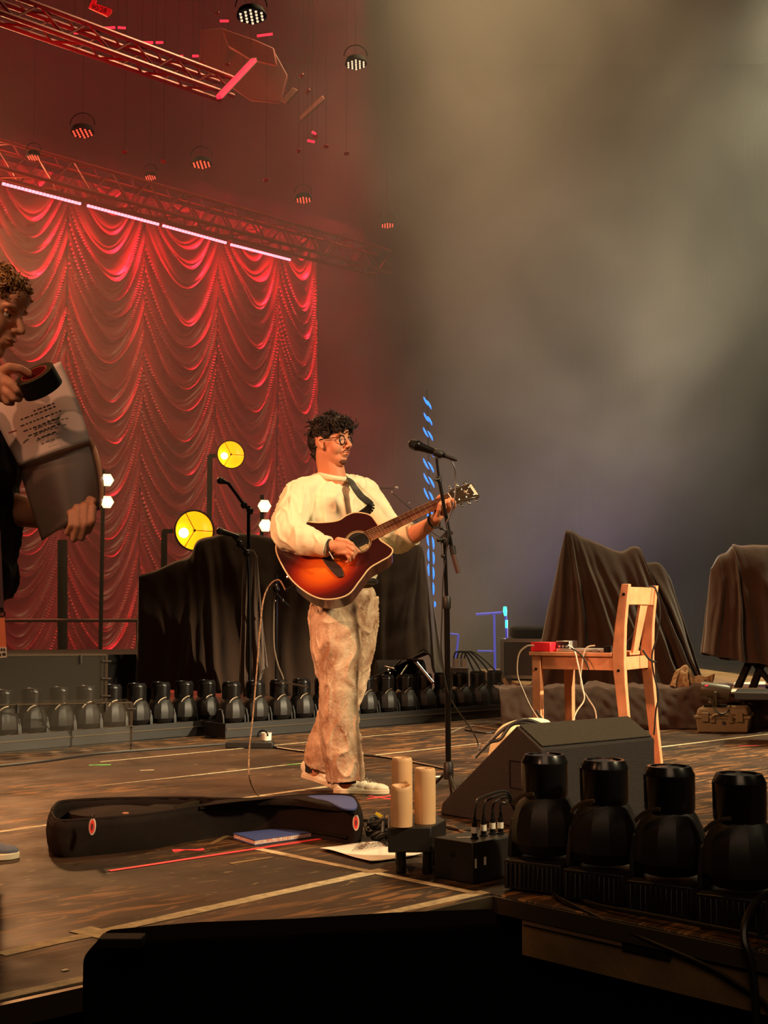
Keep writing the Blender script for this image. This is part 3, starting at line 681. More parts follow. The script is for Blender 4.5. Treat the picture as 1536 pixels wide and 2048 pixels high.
drape('gear_cover', [((1131, 1064), (1062, 1372)), ((1133, 1062), (1110, 1376)), ((1137, 1061), (1165, 1378)), ((1150, 1065), (1215, 1378)), ((1175, 1078), (1255, 1376)), ((1205, 1092), (1290, 1374)),
                     ((1240, 1101), (1325, 1370)), ((1268, 1093), (1350, 1368)), ((1280, 1098), (1368, 1366)), ((1288, 1124), (1380, 1362)), ((1318, 1127), (1388, 1360)), ((1340, 1155), (1398, 1356))], 11.2, .45,
      'brown-black cloth pulled to a sharp peak over gear behind the chair', 'cover', 'cloth', amp=.055, freq=46, seed=11, cols=260)
drape('gear_cover', [((1422, 1135), (1406, 1306)), ((1440, 1112), (1425, 1312)), ((1464, 1093), (1460, 1320)), ((1470, 1091), (1500, 1326)), ((1520, 1090), (1560, 1338)), ((1600, 1091), (1640, 1340)), ((1680, 1095), (1700, 1340))], 10.3, .32,
      'boxy dark cloth covered object cut by the right frame edge', 'cover', 'cloth', amp=.05, freq=24, seed=15, cols=160, power=.5)
t = thing('equipment_stand', 'black stand legs under the cloth cover at the right edge', 'stand', PZ(1500, 1392, .29))
for a, c in (((1504, 1312), (1468, 1392)), ((1527, 1318), (1500, 1390)), ((1500, 1316), (1560, 1388))):
    m = MB(); m.bar(PY(*a, 10.2), PY(*c, 10.05), .05, .03); m.build('leg', 'mattblack', t)
# right riser, its skirt and the heap of cloth on it
m = MB(); a = PZ(1060, 1438); c = PZ(1640, 1434); s = Vector((-.05, 1, 0)) * 3.6; h = Vector((0, 0, .27))
m.hexa([a, c, c + s, a + s], [v + h for v in (a, c, c + s, a + s)]); tag(m.build('stage_riser', 'fascia', bevel=.01), 'low riser behind the chair with its top lit warm under the covers', 'riser')
def skirt():
    P = []; nx, nt = 190, 40; x0, x1 = 1004, 1640
    for i in range(nt + 1):
        t = i / nt; row = []
        for j in range(nx + 1):
            s = j / nx; px = x0 + (x1 - x0) * s; f = PZ(px, 1462 - 6 * s, 0)
            nn = noise.noise(Vector((s * 16, t * 3, 1))); n2 = noise.noise(Vector((s * 45, t * 9, 4))); n3 = noise.noise(Vector((s * 7, 2, 8)))
            back = .75 - .1 * n3
            if t < .45: y = back - (back - .22) * (t / .45); z = .30 + .035 * nn + .015 * n2 + .05 * max(0, n3)
            else: k = (t - .45) / .55; y = .22 - .24 * k ** .8; z = (.30 + .035 * nn + .015 * n2 + .05 * max(0, n3)) * (1 - k ** 1.15)
            row.append(Vector((f.x, f.y + y + .05 * nn + .03 * n2, max(.004 + .01 * abs(n2), z))))
        P.append(row)
    m = MB(); m.grid(P); return m.build('riser_skirt', 'cloth', solid=.006, ang=180, fix=False)
tag(skirt(), 'crumpled black cloth heaped along the front of the right riser', 'cloth')
t = thing('flight_case', 'dark metal edged flight case behind the red box, left of the peaked cover', 'case', PY(1040, 1348, 12.2))
lo = [PY(1004, 1352, 12.1), PY(1110, 1352, 11.9), PY(1110, 1352, 12.4), PY(1010, 1350, 12.6)]; z0 = .29; z1 = PY(1004, 1281, 12.1).z
for v in lo: v.z = z0
m = MB(); m.hexa(lo, [Vector((v.x, v.y, z1)) for v in lo]); m.build('body', 'road', t)
m = MB()
for v in lo: m.bar(Vector((v.x, v.y - .01, z0)), Vector((v.x, v.y - .01, z1)), .035, .035)
for i in range(4):
    for z in (z0 + .012, z1): a, c = lo[i], lo[(i + 1) % 4]; m.bar(Vector((a.x, a.y - .01, z)), Vector((c.x, c.y - .01, z)), .03, .03)
m.build('edge_profile', 'alu', t)
p = PY(1068, 1280, 12.2); m = MB(); m.box((p.x, p.y, z1 + .075), (.44, .26, .115)); tag(m.build('soft_bag', 'mattblack', bevel=.04, seg=4), 'dark soft bag lying on top of the flight case', 'bag')

# pipework far behind, its blue light put in as a faint glow
t = thing('pipe_frame', 'thin pipe frame given a blue glow, in the haze behind the stage', 'frame', PY(988, 1340, 14))
for a, c, r, mt in (((952, 1229), (1004, 1225), .014, 'pipe_blue_glow'), ((988, 1228), (990, 1342), .013, 'pipe_blue_glow'), ((955, 1302), (992, 1302), .009, 'pipe_blue_glow'), ((893, 1267), (917, 1269), .010, 'pipe_blue_glow'), ((917, 1269), (912, 1316), .012, 'pipe_blue_glow')):
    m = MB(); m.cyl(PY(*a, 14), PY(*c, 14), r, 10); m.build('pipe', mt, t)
t = thing('light_stick', 'upright stick glowing cyan at its tip beside the flight case', 'light', PY(1014, 1285, 13))
m = MB(); m.tube([(PY(1014, 1300, 13).x, 13, .0), PY(1014, 1300, 13), PY(1013, 1262, 13), PY(1011, 1228, 13)], .012, 8); m.build('pole', 'pipe_blue_glow', t)
m = MB(); m.tube([PY(1011, 1232, 13), PY(1010, 1222, 13), PY(1010, 1213, 13)], [.013, .022, .016], 10); m.build('tip', 'led_cyan', t)
m = MB(); m.cyl(PY(1013, 1256, 12.98), PY(1013, 1240, 12.98), .013, 8); m.build('glow_band', 'led_cyan', t)
# vertical column of blue rings
t = thing('led_column', 'tall thin column of small blue glowing rings behind the microphone', 'light', PY(860, 1310, 15))
m = MB(); m.cyl(PY(866, 1300, 15.05), PY(854, 780, 15.05), .012, 8); m.build('pole', 'mattblack', t)
for i, (x, y) in enumerate(((855, 806), (856, 838), (856, 868), (857, 900), (857, 931), (858, 961), (858, 991), (860, 1029), (861, 1083), (862, 1113), (862, 1143), (862, 1174), (865, 1205))):
    w = .02 + .012 * sm(0, 3, i) * (1 - .35 * sm(7, 11, i)); p = PY(x, y, 15); tilt = .45 * (1 - sm(5, 9, i)) + .03
    dx = Vector((math.sin(tilt) * -.07, 0, math.cos(tilt) * .07)); L = .85 + .2 * sm(0, 4, i)
    if i > 11: L = .5
    m = MB()
    for sx in (-1, 1):
        q = p + Vector((sx * w * .85, 0, sx * -.02)); m.tube([q - dx * L, q - dx * .4 * L + Vector((sx * w * .2, 0, 0)), q + dx * .4 * L + Vector((sx * w * .2, 0, 0)), q + dx * L], [.003, .011, .011, .003], 8)
    m.build('blue_ring', 'led_blue', t)

# stage box with cables, drum hardware
t = thing('stage_box', 'small grey box sprouting cables behind the row of moving lights', 'box', PZ(918, 1420))
p = PY(918, 1345, 11.6); m = MB(); m.box((p.x, p.y, p.z - .2), (.16, .2, .5)); m.build('body', 'rig_dark', t, bevel=.01)
for k, dx in enumerate((-.05, -.02, .015, .045)):
    q = Vector((p.x + dx, p.y - .05, p.z + .05)); m = MB(); m.cyl(q, q + Vector((0, 0, .075)), .011, 8); m.build('plug', 'white_cable' if k % 2 else 'silver', t)
    m = MB(); m.tube(spline([q + Vector((0, 0, .07)), q + Vector((.02, 0, .13)), q + Vector((.1, 0, .12)), q + Vector((.17 + .03 * k, 0, -.02)), q + Vector((.25 + .04 * k, 0, -.2))], 6), .008, 6); m.build('cable', 'cable', t)
t = thing('drum_hardware', 'chrome drum legs and pedals showing under the black drum cover', 'drum stand', PZ(800, 1430))
for a, c, r, mt in (((828, 1320), (866, 1366), .016, 'chrome'), ((815, 1318), (845, 1322), .012, 'black_metal'), ((770, 1333), (790, 1338), .01, 'chrome'), ((776, 1340), (787, 1362), .012, 'chrome'), ((765, 1366), (790, 1340), .01, 'black_metal'), ((800, 1322), (775, 1345), .012, 'black_metal'), ((815, 1330), (800, 1352), .009, 'chrome'), ((745, 1362), (770, 1348), .008, 'chrome')):
    m = MB(); m.cyl(PY(*a, 10.7), PY(*c, 10.6), r, 10); m.build('leg', mt, t)
m = MB(); lo = [PY(x, y, 10.75) for x, y in ((742, 1362), (752, 1352), (848, 1304), (860, 1308), (800, 1330))]; m.hexa(lo, [v + Vector((0, .3, 0)) for v in lo]); m.build('skirt_board', 'mattblack', t)
m = MB(); p = PY(800, 1345, 10.9); m.cyl((p.x - .2, p.y + .15, .27), (p.x + .2, p.y + .2, .27), .22, 36); m.build('bass_drum_shell', 'mattblack', t)

# background microphones on boom stands
def bg_mic(Y, head, tail, boom, pole, label, r=.012):
    t = thing('microphone_stand', label, 'microphone stand', PZ(pole[-1][0], 1440))
    m = MB(); m.tube([PY(*head, Y), PY(head[0] * .75 + tail[0] * .25, head[1] * .75 + tail[1] * .25, Y), PY(*tail, Y)], [.026, .022, .013], 12); m.build('microphone_body', 'black_metal', t)
    m = MB(); m.ball(PY(*head, Y), .030); m.build('microphone_grille', 'black', t)
    m = MB(); m.tube([PY(*q, Y) for q in boom], r, 8); m.build('boom', 'black_metal', t)
    m = MB(); m.tube([PY(*q, Y + .02) for q in pole], r * 1.2, 8); m.build('pole', 'black_metal', t)
    for q in (boom[-1], boom[len(boom) // 2]): m = MB(); m.ball(PY(*q, Y), r * 2.4); m.build('knob', 'black_metal', t)
    return t
bg_mic(10.2, (441, 961), (456, 966), ((456, 966), (470, 985), (488, 1010), (500, 1022)), ((497, 1012), (497, 1100), (496, 1290), (496, 1445)), 'dark microphone on a boom rising above the black cover, pointing left')
bg_mic(9.9, (440, 1062), (478, 1073), ((466, 1072), (480, 1088), (494, 1106)), ((494, 1104), (498, 1140), (500, 1300), (500, 1455)), 'dark vocal microphone lying almost level on top of the black cover')
t = thing('microphone_clamp', 'small black clamp stand with chrome studs against the black cover behind the guitar', 'clamp', PZ(553, 1450))
m = MB(); m.cyl(PY(553, 1150, 9.9), PY(552, 1455, 9.9), .010, 8); m.build('pole', 'black_metal', t)
m = MB(); m.ball(PY(552, 1178, 9.88), .028); m.cyl(PY(552, 1188, 9.88), PY(578, 1214, 9.88), .011, 8); m.build('clamp_head', 'black_metal', t)
for q in ((552, 1170), (550, 1202), (566, 1201)): m = MB(); m.ball(PY(*q, 9.84), .010); m.build('stud', 'chrome', t)
m = MB(); m.tube(spline([PY(552, 1190, 9.89), PY(548, 1215, 9.9), PY(548, 1290, 9.85), PY(556, 1330, 9.8), PY(568, 1365, 9.8), PY(572, 1440, 9.8), PZ(574, 1462, .01)], 8), .006, 6); tag(m.build('cable', 'cable_grey'), 'thin grey cable dangling behind the guitarist to the moving lights', 'cable')
m = MB(); m.cyl(PY(560, 1363, 9.6), PY(616, 1374, 9.6), .007, 8); tag(m.build('stand_leg', 'chrome'), 'thin bright rod lying on the heads of the moving lights', 'rod')
t = thing('wall_post', 'faint thin metal stand with two bright studs above the fretting hand', 'stand', PY(787, 1000, 12.5))
m = MB(); m.tube([PY(735, 976, 12.5), PY(792, 976, 12.5)], .006, 6); m.build('rod', 'rig_dark', t); m = MB(); m.tube([PY(784, 985, 12.5), PY(822, 1018, 12.5), PY(830, 1040, 12.5), PY(880, 1075, 12.5)], .006, 6); m.build('rod', 'rig_dark', t)
for q, r in (((793, 976), .016), ((784, 985), .01), ((818, 1006), .007)): m = MB(); m.ball(PY(*q, 12.45), r); m.build('stud', 'white', t)

# small box with a white cup on the floor
t = thing('power_strip', 'low black box on the floor in front of the moving lights', 'box', PZ(498, 1497))
p = PZ(498, 1497); m = MB(); m.box((p.x, p.y + .06, .02), (.31, .12, .04)); m.build('body', 'black', t, bevel=.006)
p = PZ(531, 1496); t = thing('cup', 'small white cup with a black strap on the low black box', 'cup', (p.x, p.y + .06, .04))
m = MB(); m.lathe([(.024, 0), (.032, .005), (.034, .052), (.036, .054), (.031, .054), (.029, .01)], (p.x, p.y + .06, .04), n=24); m.build('cup_body', 'white', t)
m = MB(); m.torus((p.x - .022, p.y + .04, .075), (.3, 1, 0), .035, .006, 18, 6, -.3, PI); m.build('strap', 'mattblack', t)

# ================================================================== wedge monitor
Q0 = PZ(1085, 1665); WL = Vector((.77, .64, 0)).normalized(); WS = Vector((-.64, .77, 0)).normalized(); h = Vector((0, 0, 1))
t = thing('wedge_monitor', 'black wedge floor monitor standing behind the candles and moving lights', 'speaker', Q0)
prof = [(0, 0.002), (0, .33), (.14, .415), (.60, .05), (.61, .002)]
m = MB(); m.hexa([Q0 + WS * a + h * z for a, z in prof], [Q0 + WL * .715 + WS * a + h * z for a, z in prof]); m.build('cabinet', 'wedge', t, bevel=.006)
m = MB(); g = [(.008, .338), (.138, .4165)]; n = Vector(WS * -.085 + h * .14).normalized() * .006
lo = [Q0 + WS * g[0][0] + h * g[0][1] + WL * .012, Q0 + WS * g[1][0] + h * g[1][1] + WL * .012, Q0 + WS * g[1][0] + h * g[1][1] + WL * .703, Q0 + WS * g[0][0] + h * g[0][1] + WL * .703]
m.hexa(lo, [v + n for v in lo]); m.build('grille', 'grille', t, label='dark grey foam grille', bevel=.003)
m = MB(); q = Q0 + WS * .09 + h * .26 - WL * .002
for a, c in (((0, 0), (0, .11)), ((0, .11), (.09, .11)), ((.09, .11), (.09, 0)), ((.09, 0), (0, 0))): m.bar(q + WS * a[0] + h * a[1] - h * .1, q + WS * c[0] + h * c[1] - h * .1, .004, .004)
m.build('handle_recess', 'mattblack', t)
m = MB(); m.ball(Q0 + WS * .20 + h * .225 - WL * .001, .003); m.build('screw', 'chrome', t)

# cream bundle with cables behind the wedge
def lump(px, Y, dep, name, label, cat, mat, amp=.02):
    c = [PY(x, y, Y) for x, y in px]; m = MB(); ctr = sum(c, Vector()) / len(c); rings = []
    for t_, sc in ((-1, .75), (-.6, 1), (.6, 1), (1, .75)): rings.append([ctr + (v - ctr) * sc + Vector((0, t_ * dep / 2, 0)) for v in c])
    n = len(c); vs = [v for r in rings for v in r]; fs = [(i * n + k, i * n + (k + 1) % n, (i + 1) * n + (k + 1) % n, (i + 1) * n + k) for i in range(3) for k in range(n)] + [tuple(range(n))[::-1], tuple(3 * n + k for k in range(n))]
    m.add(vs, fs); o = m.build(name, mat, ang=180); md = o.modifiers.new('s', 'SUBSURF'); md.levels = 2; md.render_levels = 2; return tag(o, label, cat)
lump([(972, 1590), (975, 1500), (990, 1462), (1010, 1446), (1040, 1438), (1075, 1434), (1120, 1440), (1124, 1570)], 6.55, .22, 'cloth_bundle', 'cream cloth bundle brightly lit just behind the wedge monitor', 'bundle', nmat('cream_cloth', lin(238, 222, 175), .85, bump=.3, bscale=12))
for k, (pts, lb) in enumerate(((((965, 1500), (985, 1478), (1012, 1455), (1050, 1440), (1085, 1450)), 'upper'), (((950, 1515), (978, 1486), (1000, 1478), (1020, 1452), (1040, 1446), (1072, 1448)), 'lower'))):
    m = MB(); m.tube(spline([PY(x, y, 6.38) for x, y in pts], 8), .009, 8); tag(m.build('cable', 'cable'), 'thick black cable draped over the cream bundle, %s one' % lb, 'cable')

# ================================================================== candles, table, connector box
T0 = PZ(835, 1747); ty = T0.y
t = thing('candle_table', 'small low black table with round legs carrying three candles', 'table', (T0.x, ty, 0))
xa = PY(776, 1700, ty).x; xb = PY(893, 1700, ty + .1).x; zt, zb = .158, .074
lo = [Vector((xa, ty - .03, 0)), Vector((xa + .145, ty - .03, 0)), Vector((xb, ty + .13, 0)), Vector((xb - .03, ty + .25, 0)), Vector((xa, ty + .25, 0))]
m = MB(); m.hexa([v + h * zb for v in lo], [v + h * zt for v in lo]); m.build('table_top', 'black', t, bevel=.004)
for x, dy in ((802, 0), (855, .0), (870, .15), (800, .18)):
    q = PY(x, 1740, ty + dy); m = MB(); m.cyl((q.x, ty + dy, 0), (q.x, ty + dy, zb), .017, 20); m.build('leg', 'black_metal', t)
def candle(px, Y, hgt, label, dip=.0):
    x = PY(px, 1600, Y).x; r = .0365; t = thing('pillar_candle', label, 'candle', (x, Y, zt), 0, 'candles on the low black table'); m = MB()
    m.lathe([(r, 0), (r * 1.01, hgt * .3), (r, hgt - .012), (r * .93, hgt - .003), (r * .86, hgt), (r * .78, hgt - .003), (r * .70, hgt - .012 - dip), (.001, hgt - .014 - dip)], (x, Y, zt + .0005), n=36)
    o = m.build('wax', 'wax', t, ang=60)
    if dip:
        for v in o.data.vertices:
            if v.co.z > hgt - .03: v.co.z -= .010 * max(0, -v.co.y / r) ** 2
    m = MB(); m.tube([(x, Y, zt + hgt - .02 - dip), (x + .001, Y, zt + hgt - .006 - dip), (x + .004, Y, zt + hgt - dip)], .0014, 6); m.build('wick', 'ink', t)
candle(803, ty - .005, .138, 'shortest pillar candle, front left on the low black table', .006)
candle(804, ty + .15, .213, 'tallest pillar candle, standing behind the shortest one')
candle(850, ty + .06, .187, 'middle height pillar candle on the right of the low table')
N0 = PZ(946, 1769); L0 = PZ(868, 1755); R0 = PZ(1036, 1750); t = thing('connector_box', 'small black box with four white taped plugs on top, right of the candles', 'box', N0)
lo = [L0, N0, R0, L0 + R0 - N0]; m = MB(); m.hexa([v + h * .001 for v in lo], [v + h * .132 for v in lo]); m.build('body', 'black', t, bevel=.004)
nrm = (L0 - N0).normalized(); side = Vector((nrm.y, -nrm.x, 0)); side = side if side.y < 0 else -side
q = N0.lerp(L0, .5) + h * .085 + side * .0005; m = MB(); m.lathe([(.009, 0), (.009, .002), (.006, .002), (.006, .0005)], q, side, 16); m.build('screw_hole', 'mattblack', t)
m = MB(); q = N0 + (R0 - N0) * .06 + h * .05; sd = Vector(((R0 - N0).y, -(R0 - N0).x, 0)).normalized(); m.bar(q + sd * .001, q + sd * .001 + h * .03, .008, .001, up=sd); m.build('tag', 'white', t); m = MB(); q2 = N0 + (R0 - N0) * .26 + h * .055; m.bar(q2 + sd * .001, q2 + sd * .001 + h * .026, .010, .001, up=sd); m.build('tag', 'white', t)
for k, (x, y) in enumerate(((949, 1677), (967, 1672), (985, 1668), (1001, 1667))):
    q = PZ(x, y, .133); m = MB(); m.lathe([(.014, 0), (.014, .004), (.012, .006)], q, n=16); m.build('socket', 'black_gloss', t)
    m = MB(); m.lathe([(.0085, 0), (.0095, .012), (.0095, .048), (.007, .055), (.005, .07)], q + h * .002, n=16); pl = m.build('plug', 'black_metal', t)
    m = MB(); m.lathe([(.0105, .016), (.0105, .036)], q + h * .002, n=16); m.build('white_band', 'white', pl)
    e = PY(1012 + k * 2, 1585 + k * 6, q.y + .06); m = MB(); m.tube(spline([q + h * .068, q + h * .10 + Vector((.004, 0, 0)), q + h * (.13 - .01 * k) + Vector((.02, .01, 0)), e + h * .004, e + Vector((.03, .02, -.05))], 8), .0042, 8); m.build('cable', 'cable', pl)
m = MB(); q = PZ(928, 1675, .1335); m.box(q + Vector((0, 0, 0)), (.05, .012, .001), Matrix.Rotation(.2, 3, 'Z')); tag(m.build('label_strip', 'white'), 'short white label strip on the black connector box', 'label')
# coil of cable and set list
m = MB(); c0 = PZ(772, 1683)
P = []
for i in range(150):
    a = i * .30; r = .052 + .012 * math.sin(i * .37); P.append(c0 + Vector((math.cos(a) * r * 1.25, math.sin(a) * r, .012 + .0005 * i + .012 * math.sin(i * .9))))
m.tube(P, .0055, 7); tag(m.build('cable_coil', 'cable'), 'bunched black cable lying left of the low table', 'cable')
m = MB(); q = PZ(768, 1672); m.box(q + Vector((-.02, -.02, .085)), (.03, .012, .010), Matrix.Rotation(.5, 3, 'Y')); m2 = m.build('cable_tie', nmat('yellow_tie', lin(220, 190, 40), .5)); tag(m2, 'tiny yellow tie on the cable bunch beside the candles', 'tie')
m = MB(); m.tube(spline([PZ(768, 1672) + h * .08, PY(765, 1660, 4.85), PZ(766, 1672) + h * .03, PZ(768, 1690) + h * .012, PZ(774, 1697) + h * .012], 8), .006, 8); tag(m.build('cable', 'cable'), 'black cable end curling down onto the set list', 'cable')
def paper(px, name, label, cat, z=.003, wav=.006, n=14, mat='paper'):
    c = [PZ(x, y, z) for x, y in px]; P = []
    for i in range(n + 1):
        r = []
        for j in range(n + 1):
            s, t_ = i / n, j / n; p = (c[0] * (1 - s) + c[1] * s) * (1 - t_) + (c[3] * (1 - s) + c[2] * s) * t_
            r.append(p + h * (wav * (.6 + .5 * math.sin(s * 5 + t_ * 3)) * (abs(s - .5) * 2) ** 2 + wav * .35 * (1 + math.sin(t_ * 7))))
        P.append(r)
    m = MB(); m.grid(P); return tag(m.build(name, mat, solid=.0006, ang=180), label, cat)
t = thing('set_list', 'white printed set list sheet lying on the floor beside the cable bunch', 'paper', PZ(741, 1703))
o = paper([(638, 1699), (741, 1682), (847, 1711), (741, 1726)], 'sheet', None, None); o.parent = t; o.matrix_parent_inverse = Matrix.Translation(-PZ(741, 1703))
if 'label' in o: del o['label']
rr = random.Random(4)
m = MB(); a = PZ(710, 1699); ex = (PZ(741, 1726) - PZ(638, 1699)).normalized(); ex2 = (PZ(741, 1682) - PZ(638, 1699)).normalized()
base_ = PZ(741, 1682)
for k in range(5):
    st = PZ(712 - k * 2 + (10 if k == 0 else 0), 1697.5 + k * 2.8) + h * .0135; x = 0.0
    while x < (.10 if k == 0 else .22 + .02 * rr.random()):
        w = rr.uniform(.008, .024); m.bar(st + ex2 * x, st + ex2 * (x + w), .006, .0006); x += w + .007
m.build('printed_lines', 'ink', t)
# blue folder
t = thing('folder', 'flat blue folder with patterned page edge half under the guitar bag', 'folder', PZ(540, 1685))
c = [PZ(466, 1678), PZ(509, 1692), PZ(648, 1672), PZ(600, 1664)]; m = MB(); m.hexa([v + h * .001 for v in c], [v + h * .004 for v in c]); m.hexa([v + h * .019 for v in c], [v + h * .023 for v in c]); m.build('cover', 'blue_cloth', t, bevel=.001)
pm = nmat('patterned_pages', lin(230, 130, 110), .7, col2=lin(240, 235, 220), vscale=160)
m = MB(); m.hexa([v + (c[2] - v) * .01 + h * .0045 for v in c], [v + (c[2] - v) * .01 + h * .0185 for v in c]); m.build('pages', pm, t)

# ================================================================== guitar bag
def gig_bag():
    ZR = .13
    rim = [(104, 1622), (106, 1632), (122, 1642), (203, 1637), (305, 1627), (386, 1614), (432, 1607), (508, 1603), (584, 1604), (675, 1615), (705, 1620), (716, 1614), (712, 1601), (700, 1592), (650, 1589),
           (600, 1592), (508, 1598), (437, 1598), (386, 1596), (305, 1596), (203, 1598), (127, 1603), (110, 1612)]
    top = [PZ(x, y, ZR) for x, y in rim]; top = spline(top, 6, closed=True); n = len(top); ctr = sum(top, Vector()) / n
    t = thing('guitar_bag', 'open black padded guitar bag with a blue end lying on the stage floor', 'bag', (ctr.x, ctr.y, 0))
    wob = [noise.noise(Vector((i * .23, 1, 0))) for i in range(n)]
    rings = []
    for k, (z, off) in enumerate(((.003, -.004), (.02, .008), (.06, .014), (.10, .010), (ZR, 0))):
        rings.append([Vector((v.x, v.y, z + (0 if k == 0 else .004 * wob[i]))) + ((v - ctr).normalized() * (off + .006 * wob[(i * 3 + k * 7) % n])) for i, v in enumerate(top)])
    m = MB(); vs = [v for r in rings for v in r]; fs = [(i * n + k, i * n + (k + 1) % n, (i + 1) * n + (k + 1) % n, (i + 1) * n + k) for i in range(4) for k in range(n)] + [tuple(range(n))]
    # inner wall of the open half
    m.add(vs, fs); m.build('shell', 'bag', t, solid=.012, ang=60)
    m = MB(); m.tube(top + [top[0], top[1]], .007, 6); m.build('rim_piping', 'bag', t)
    m = MB(); m.tube([v + h * -.022 + (v - ctr).normalized() * .012 for v in top[:n // 2 + 6]], .0035, 5); m.build('zip', 'mattblack', t)
    inner = [ctr + (v - ctr) * .96 for v in top]; m = MB(); m.add([Vector((v.x, v.y, .03)) for v in inner] + [Vector((v.x, v.y, .022)) for v in inner], [tuple(range(n)), tuple(range(n, 2 * n))[::-1]] + [(i, (i + 1) % n, n + (i + 1) % n, n + i) for i in range(n)]); m.build('lining', 'bag_in', t)
    # closed neck half and folded inner flap
    def lid(px, zz, name, mat, th=.012, bulge=.015, label=None):
        pts = spline([PZ(x, y, zz) for x, y in px], 5, closed=True); c = sum(pts, Vector()) / len(pts); k = len(pts); rings = [[c + (v - c) * s + h * (bulge * (1 - s * s)) for v in pts] for s in (1, .85, .6, .3)]
        m = MB(); m.add([v for r in rings for v in r] + [v - h * th for v in pts] , [(i * k + q, i * k + (q + 1) % k, (i + 1) * k + (q + 1) % k, (i + 1) * k + q) for i in range(3) for q in range(k)] + [tuple(3 * k + q for q in range(k)), tuple(4 * k + q for q in range(k))[::-1]] + [(q, (q + 1) % k, 4 * k + (q + 1) % k, 4 * k + q) for q in range(k)])
        return m.build(name, mat, t, label=label, ang=60)
    lid([(400, 1612), (432, 1608), (508, 1604), (584, 1605), (660, 1614), (712, 1617), (712, 1602), (698, 1593), (650, 1590), (600, 1593), (508, 1599), (440, 1600)], .132, 'lid', 'bag')
    lid([(612, 1592), (652, 1590), (698, 1592), (712, 1603), (712, 1616), (690, 1617), (672, 1610), (655, 1602), (630, 1597)], .144, 'blue_patch', 'blue_cloth', .006, .006, 'blue nylon end panel')
    lid([(140, 1627), (150, 1617), (200, 1614), (280, 1618), (345, 1622), (392, 1610), (398, 1613), (350, 1626), (270, 1633), (190, 1634)], .095, 'inner_pocket', 'bag', .05, .02)
    lid([(350, 1612), (395, 1601), (398, 1604), (382, 1611), (360, 1616)], .12, 'inner_strap', 'bag_in', .02, .008)
    lg = PZ(251, 1627, .135); m = MB(); m.lathe([(.012, 0), (.012, .003)], lg, n=20); m.build('round_badge', nmat('badge', lin(190, 120, 90), .5), t)
    for (x, y) in ((185, 1653), (712, 1645)):
        p = PY(x, y, PZ(x, 1640 if x < 400 else 1617, .13).y - .05); m = MB(); m.lathe([(.030, 0), (.030, .004)], p, (0, -1, .15), 24, sx=.42); f = m.build('zip_tag', 'white', t, label='white rimmed red oval zip tag')
        m = MB(); m.lathe([(.024, 0), (.024, .003)], p + Vector((0, -.004, 0)), (0, -1, .15), 24, sx=.36); m.build('tag_face', 'red_paint', f)
        m = MB(); m.lathe([(.012, 0), (.012, .0015)], p + Vector((0, -.007, 0)), (0, -1, .15), 16, sx=.25); m.build('tag_mark', 'ink', f)
        m = MB(); m.torus(p + Vector((0, -.002, .036)), (0, -1, .15), .007, .0018, 14, 6); m.build('pull_ring', 'chrome', f)
gig_bag()

# ================================================================== cables on the floor and along the edge
def fcable(px, r, mat, label, z=None, n=8):
    m = MB(); m.tube(spline([PZ(x, y, r + (z or 0)) for x, y in px], n), r, 7); return tag(m.build('cable', mat), label, 'cable')
fcable([(-20, 1534), (90, 1522), (200, 1507), (330, 1497), (455, 1488)], .007, 'cable', 'black cable running along the floor from the left to the low box')
fcable([(545, 1494), (600, 1502), (680, 1509), (760, 1513), (850, 1529), (900, 1540)], .007, 'cable', 'black cable on the floor passing behind the guitarist shoes to the stand')
fcable([(716, 1640), (745, 1640), (775, 1638), (800, 1640)], .006, 'cable', 'black cable on the floor between the guitar bag and the candles')
fcable([(880, 1650), (905, 1657), (930, 1661), (960, 1660), (1000, 1662)], .006, 'cable', 'black cable lying on the floor behind the connector box')
fcable([(872, 1656), (900, 1652), (925, 1663), (950, 1668)], .005, 'cable_grey', 'grey cable lying on the floor between table and wedge monitor')
fcable([(890, 1470), (940, 1452), (1000, 1458), (1040, 1446)], .006, 'cable_grey', 'grey cable loop on the floor left of the riser skirt')
fcable([(930, 1460), (980, 1466), (1030, 1452), (1050, 1455)], .006, 'cable', 'black cable loop on the floor left of the riser skirt')
def ecable(pts, r, label, mat='cable'):
    m = MB(); m.tube(spline(pts, 10), r, 8); return tag(m.build('cable', mat), label, 'cable')
ecable([UV(.20, -.10, .012), UV(.10, -.16, .012), UV(.02, -.30, .01), UV(-.010, -.55, -.03), UV(-.012, -.85, -.09), UV(-.012, -1.0, -.20), UV(.0, -1.02, -.6)], .006, 'black cable drooping over the worn front fascia')
ecable([UV(.22, -.12, .012), UV(.13, -.20, .012), UV(.06, -.36, .012), UV(.04, -.6, .02), UV(.05, -1.2, .02)], .007, 'dark cable running along the top of the right stage edge')
ecable([UV(.2, -.85, .10), UV(.06, -.88, .09), UV(-.02, -.9, .03), UV(-.022, -.93, -.1), UV(-.02, -.94, -.6)], .011, 'thick dark cable hanging over the right end of the fascia')
b = MB(); b.bar(UV(-.004, -.13, -.045), UV(-.004, -.50, -.045), .012, .05); tag(b.build('edge_plate', nmat('pale_tape', lin(120, 92, 72), .6)), 'pale taped strip stuck on the fascia near the stage corner', 'tape')
b = MB(); b.bar(UV(-.004, -.50, -.05), UV(-.004, -.66, -.05), .008, .06); tag(b.build('edge_tape', 'mattblack'), 'black tape patch on the fascia right of the pale strip', 'tape')

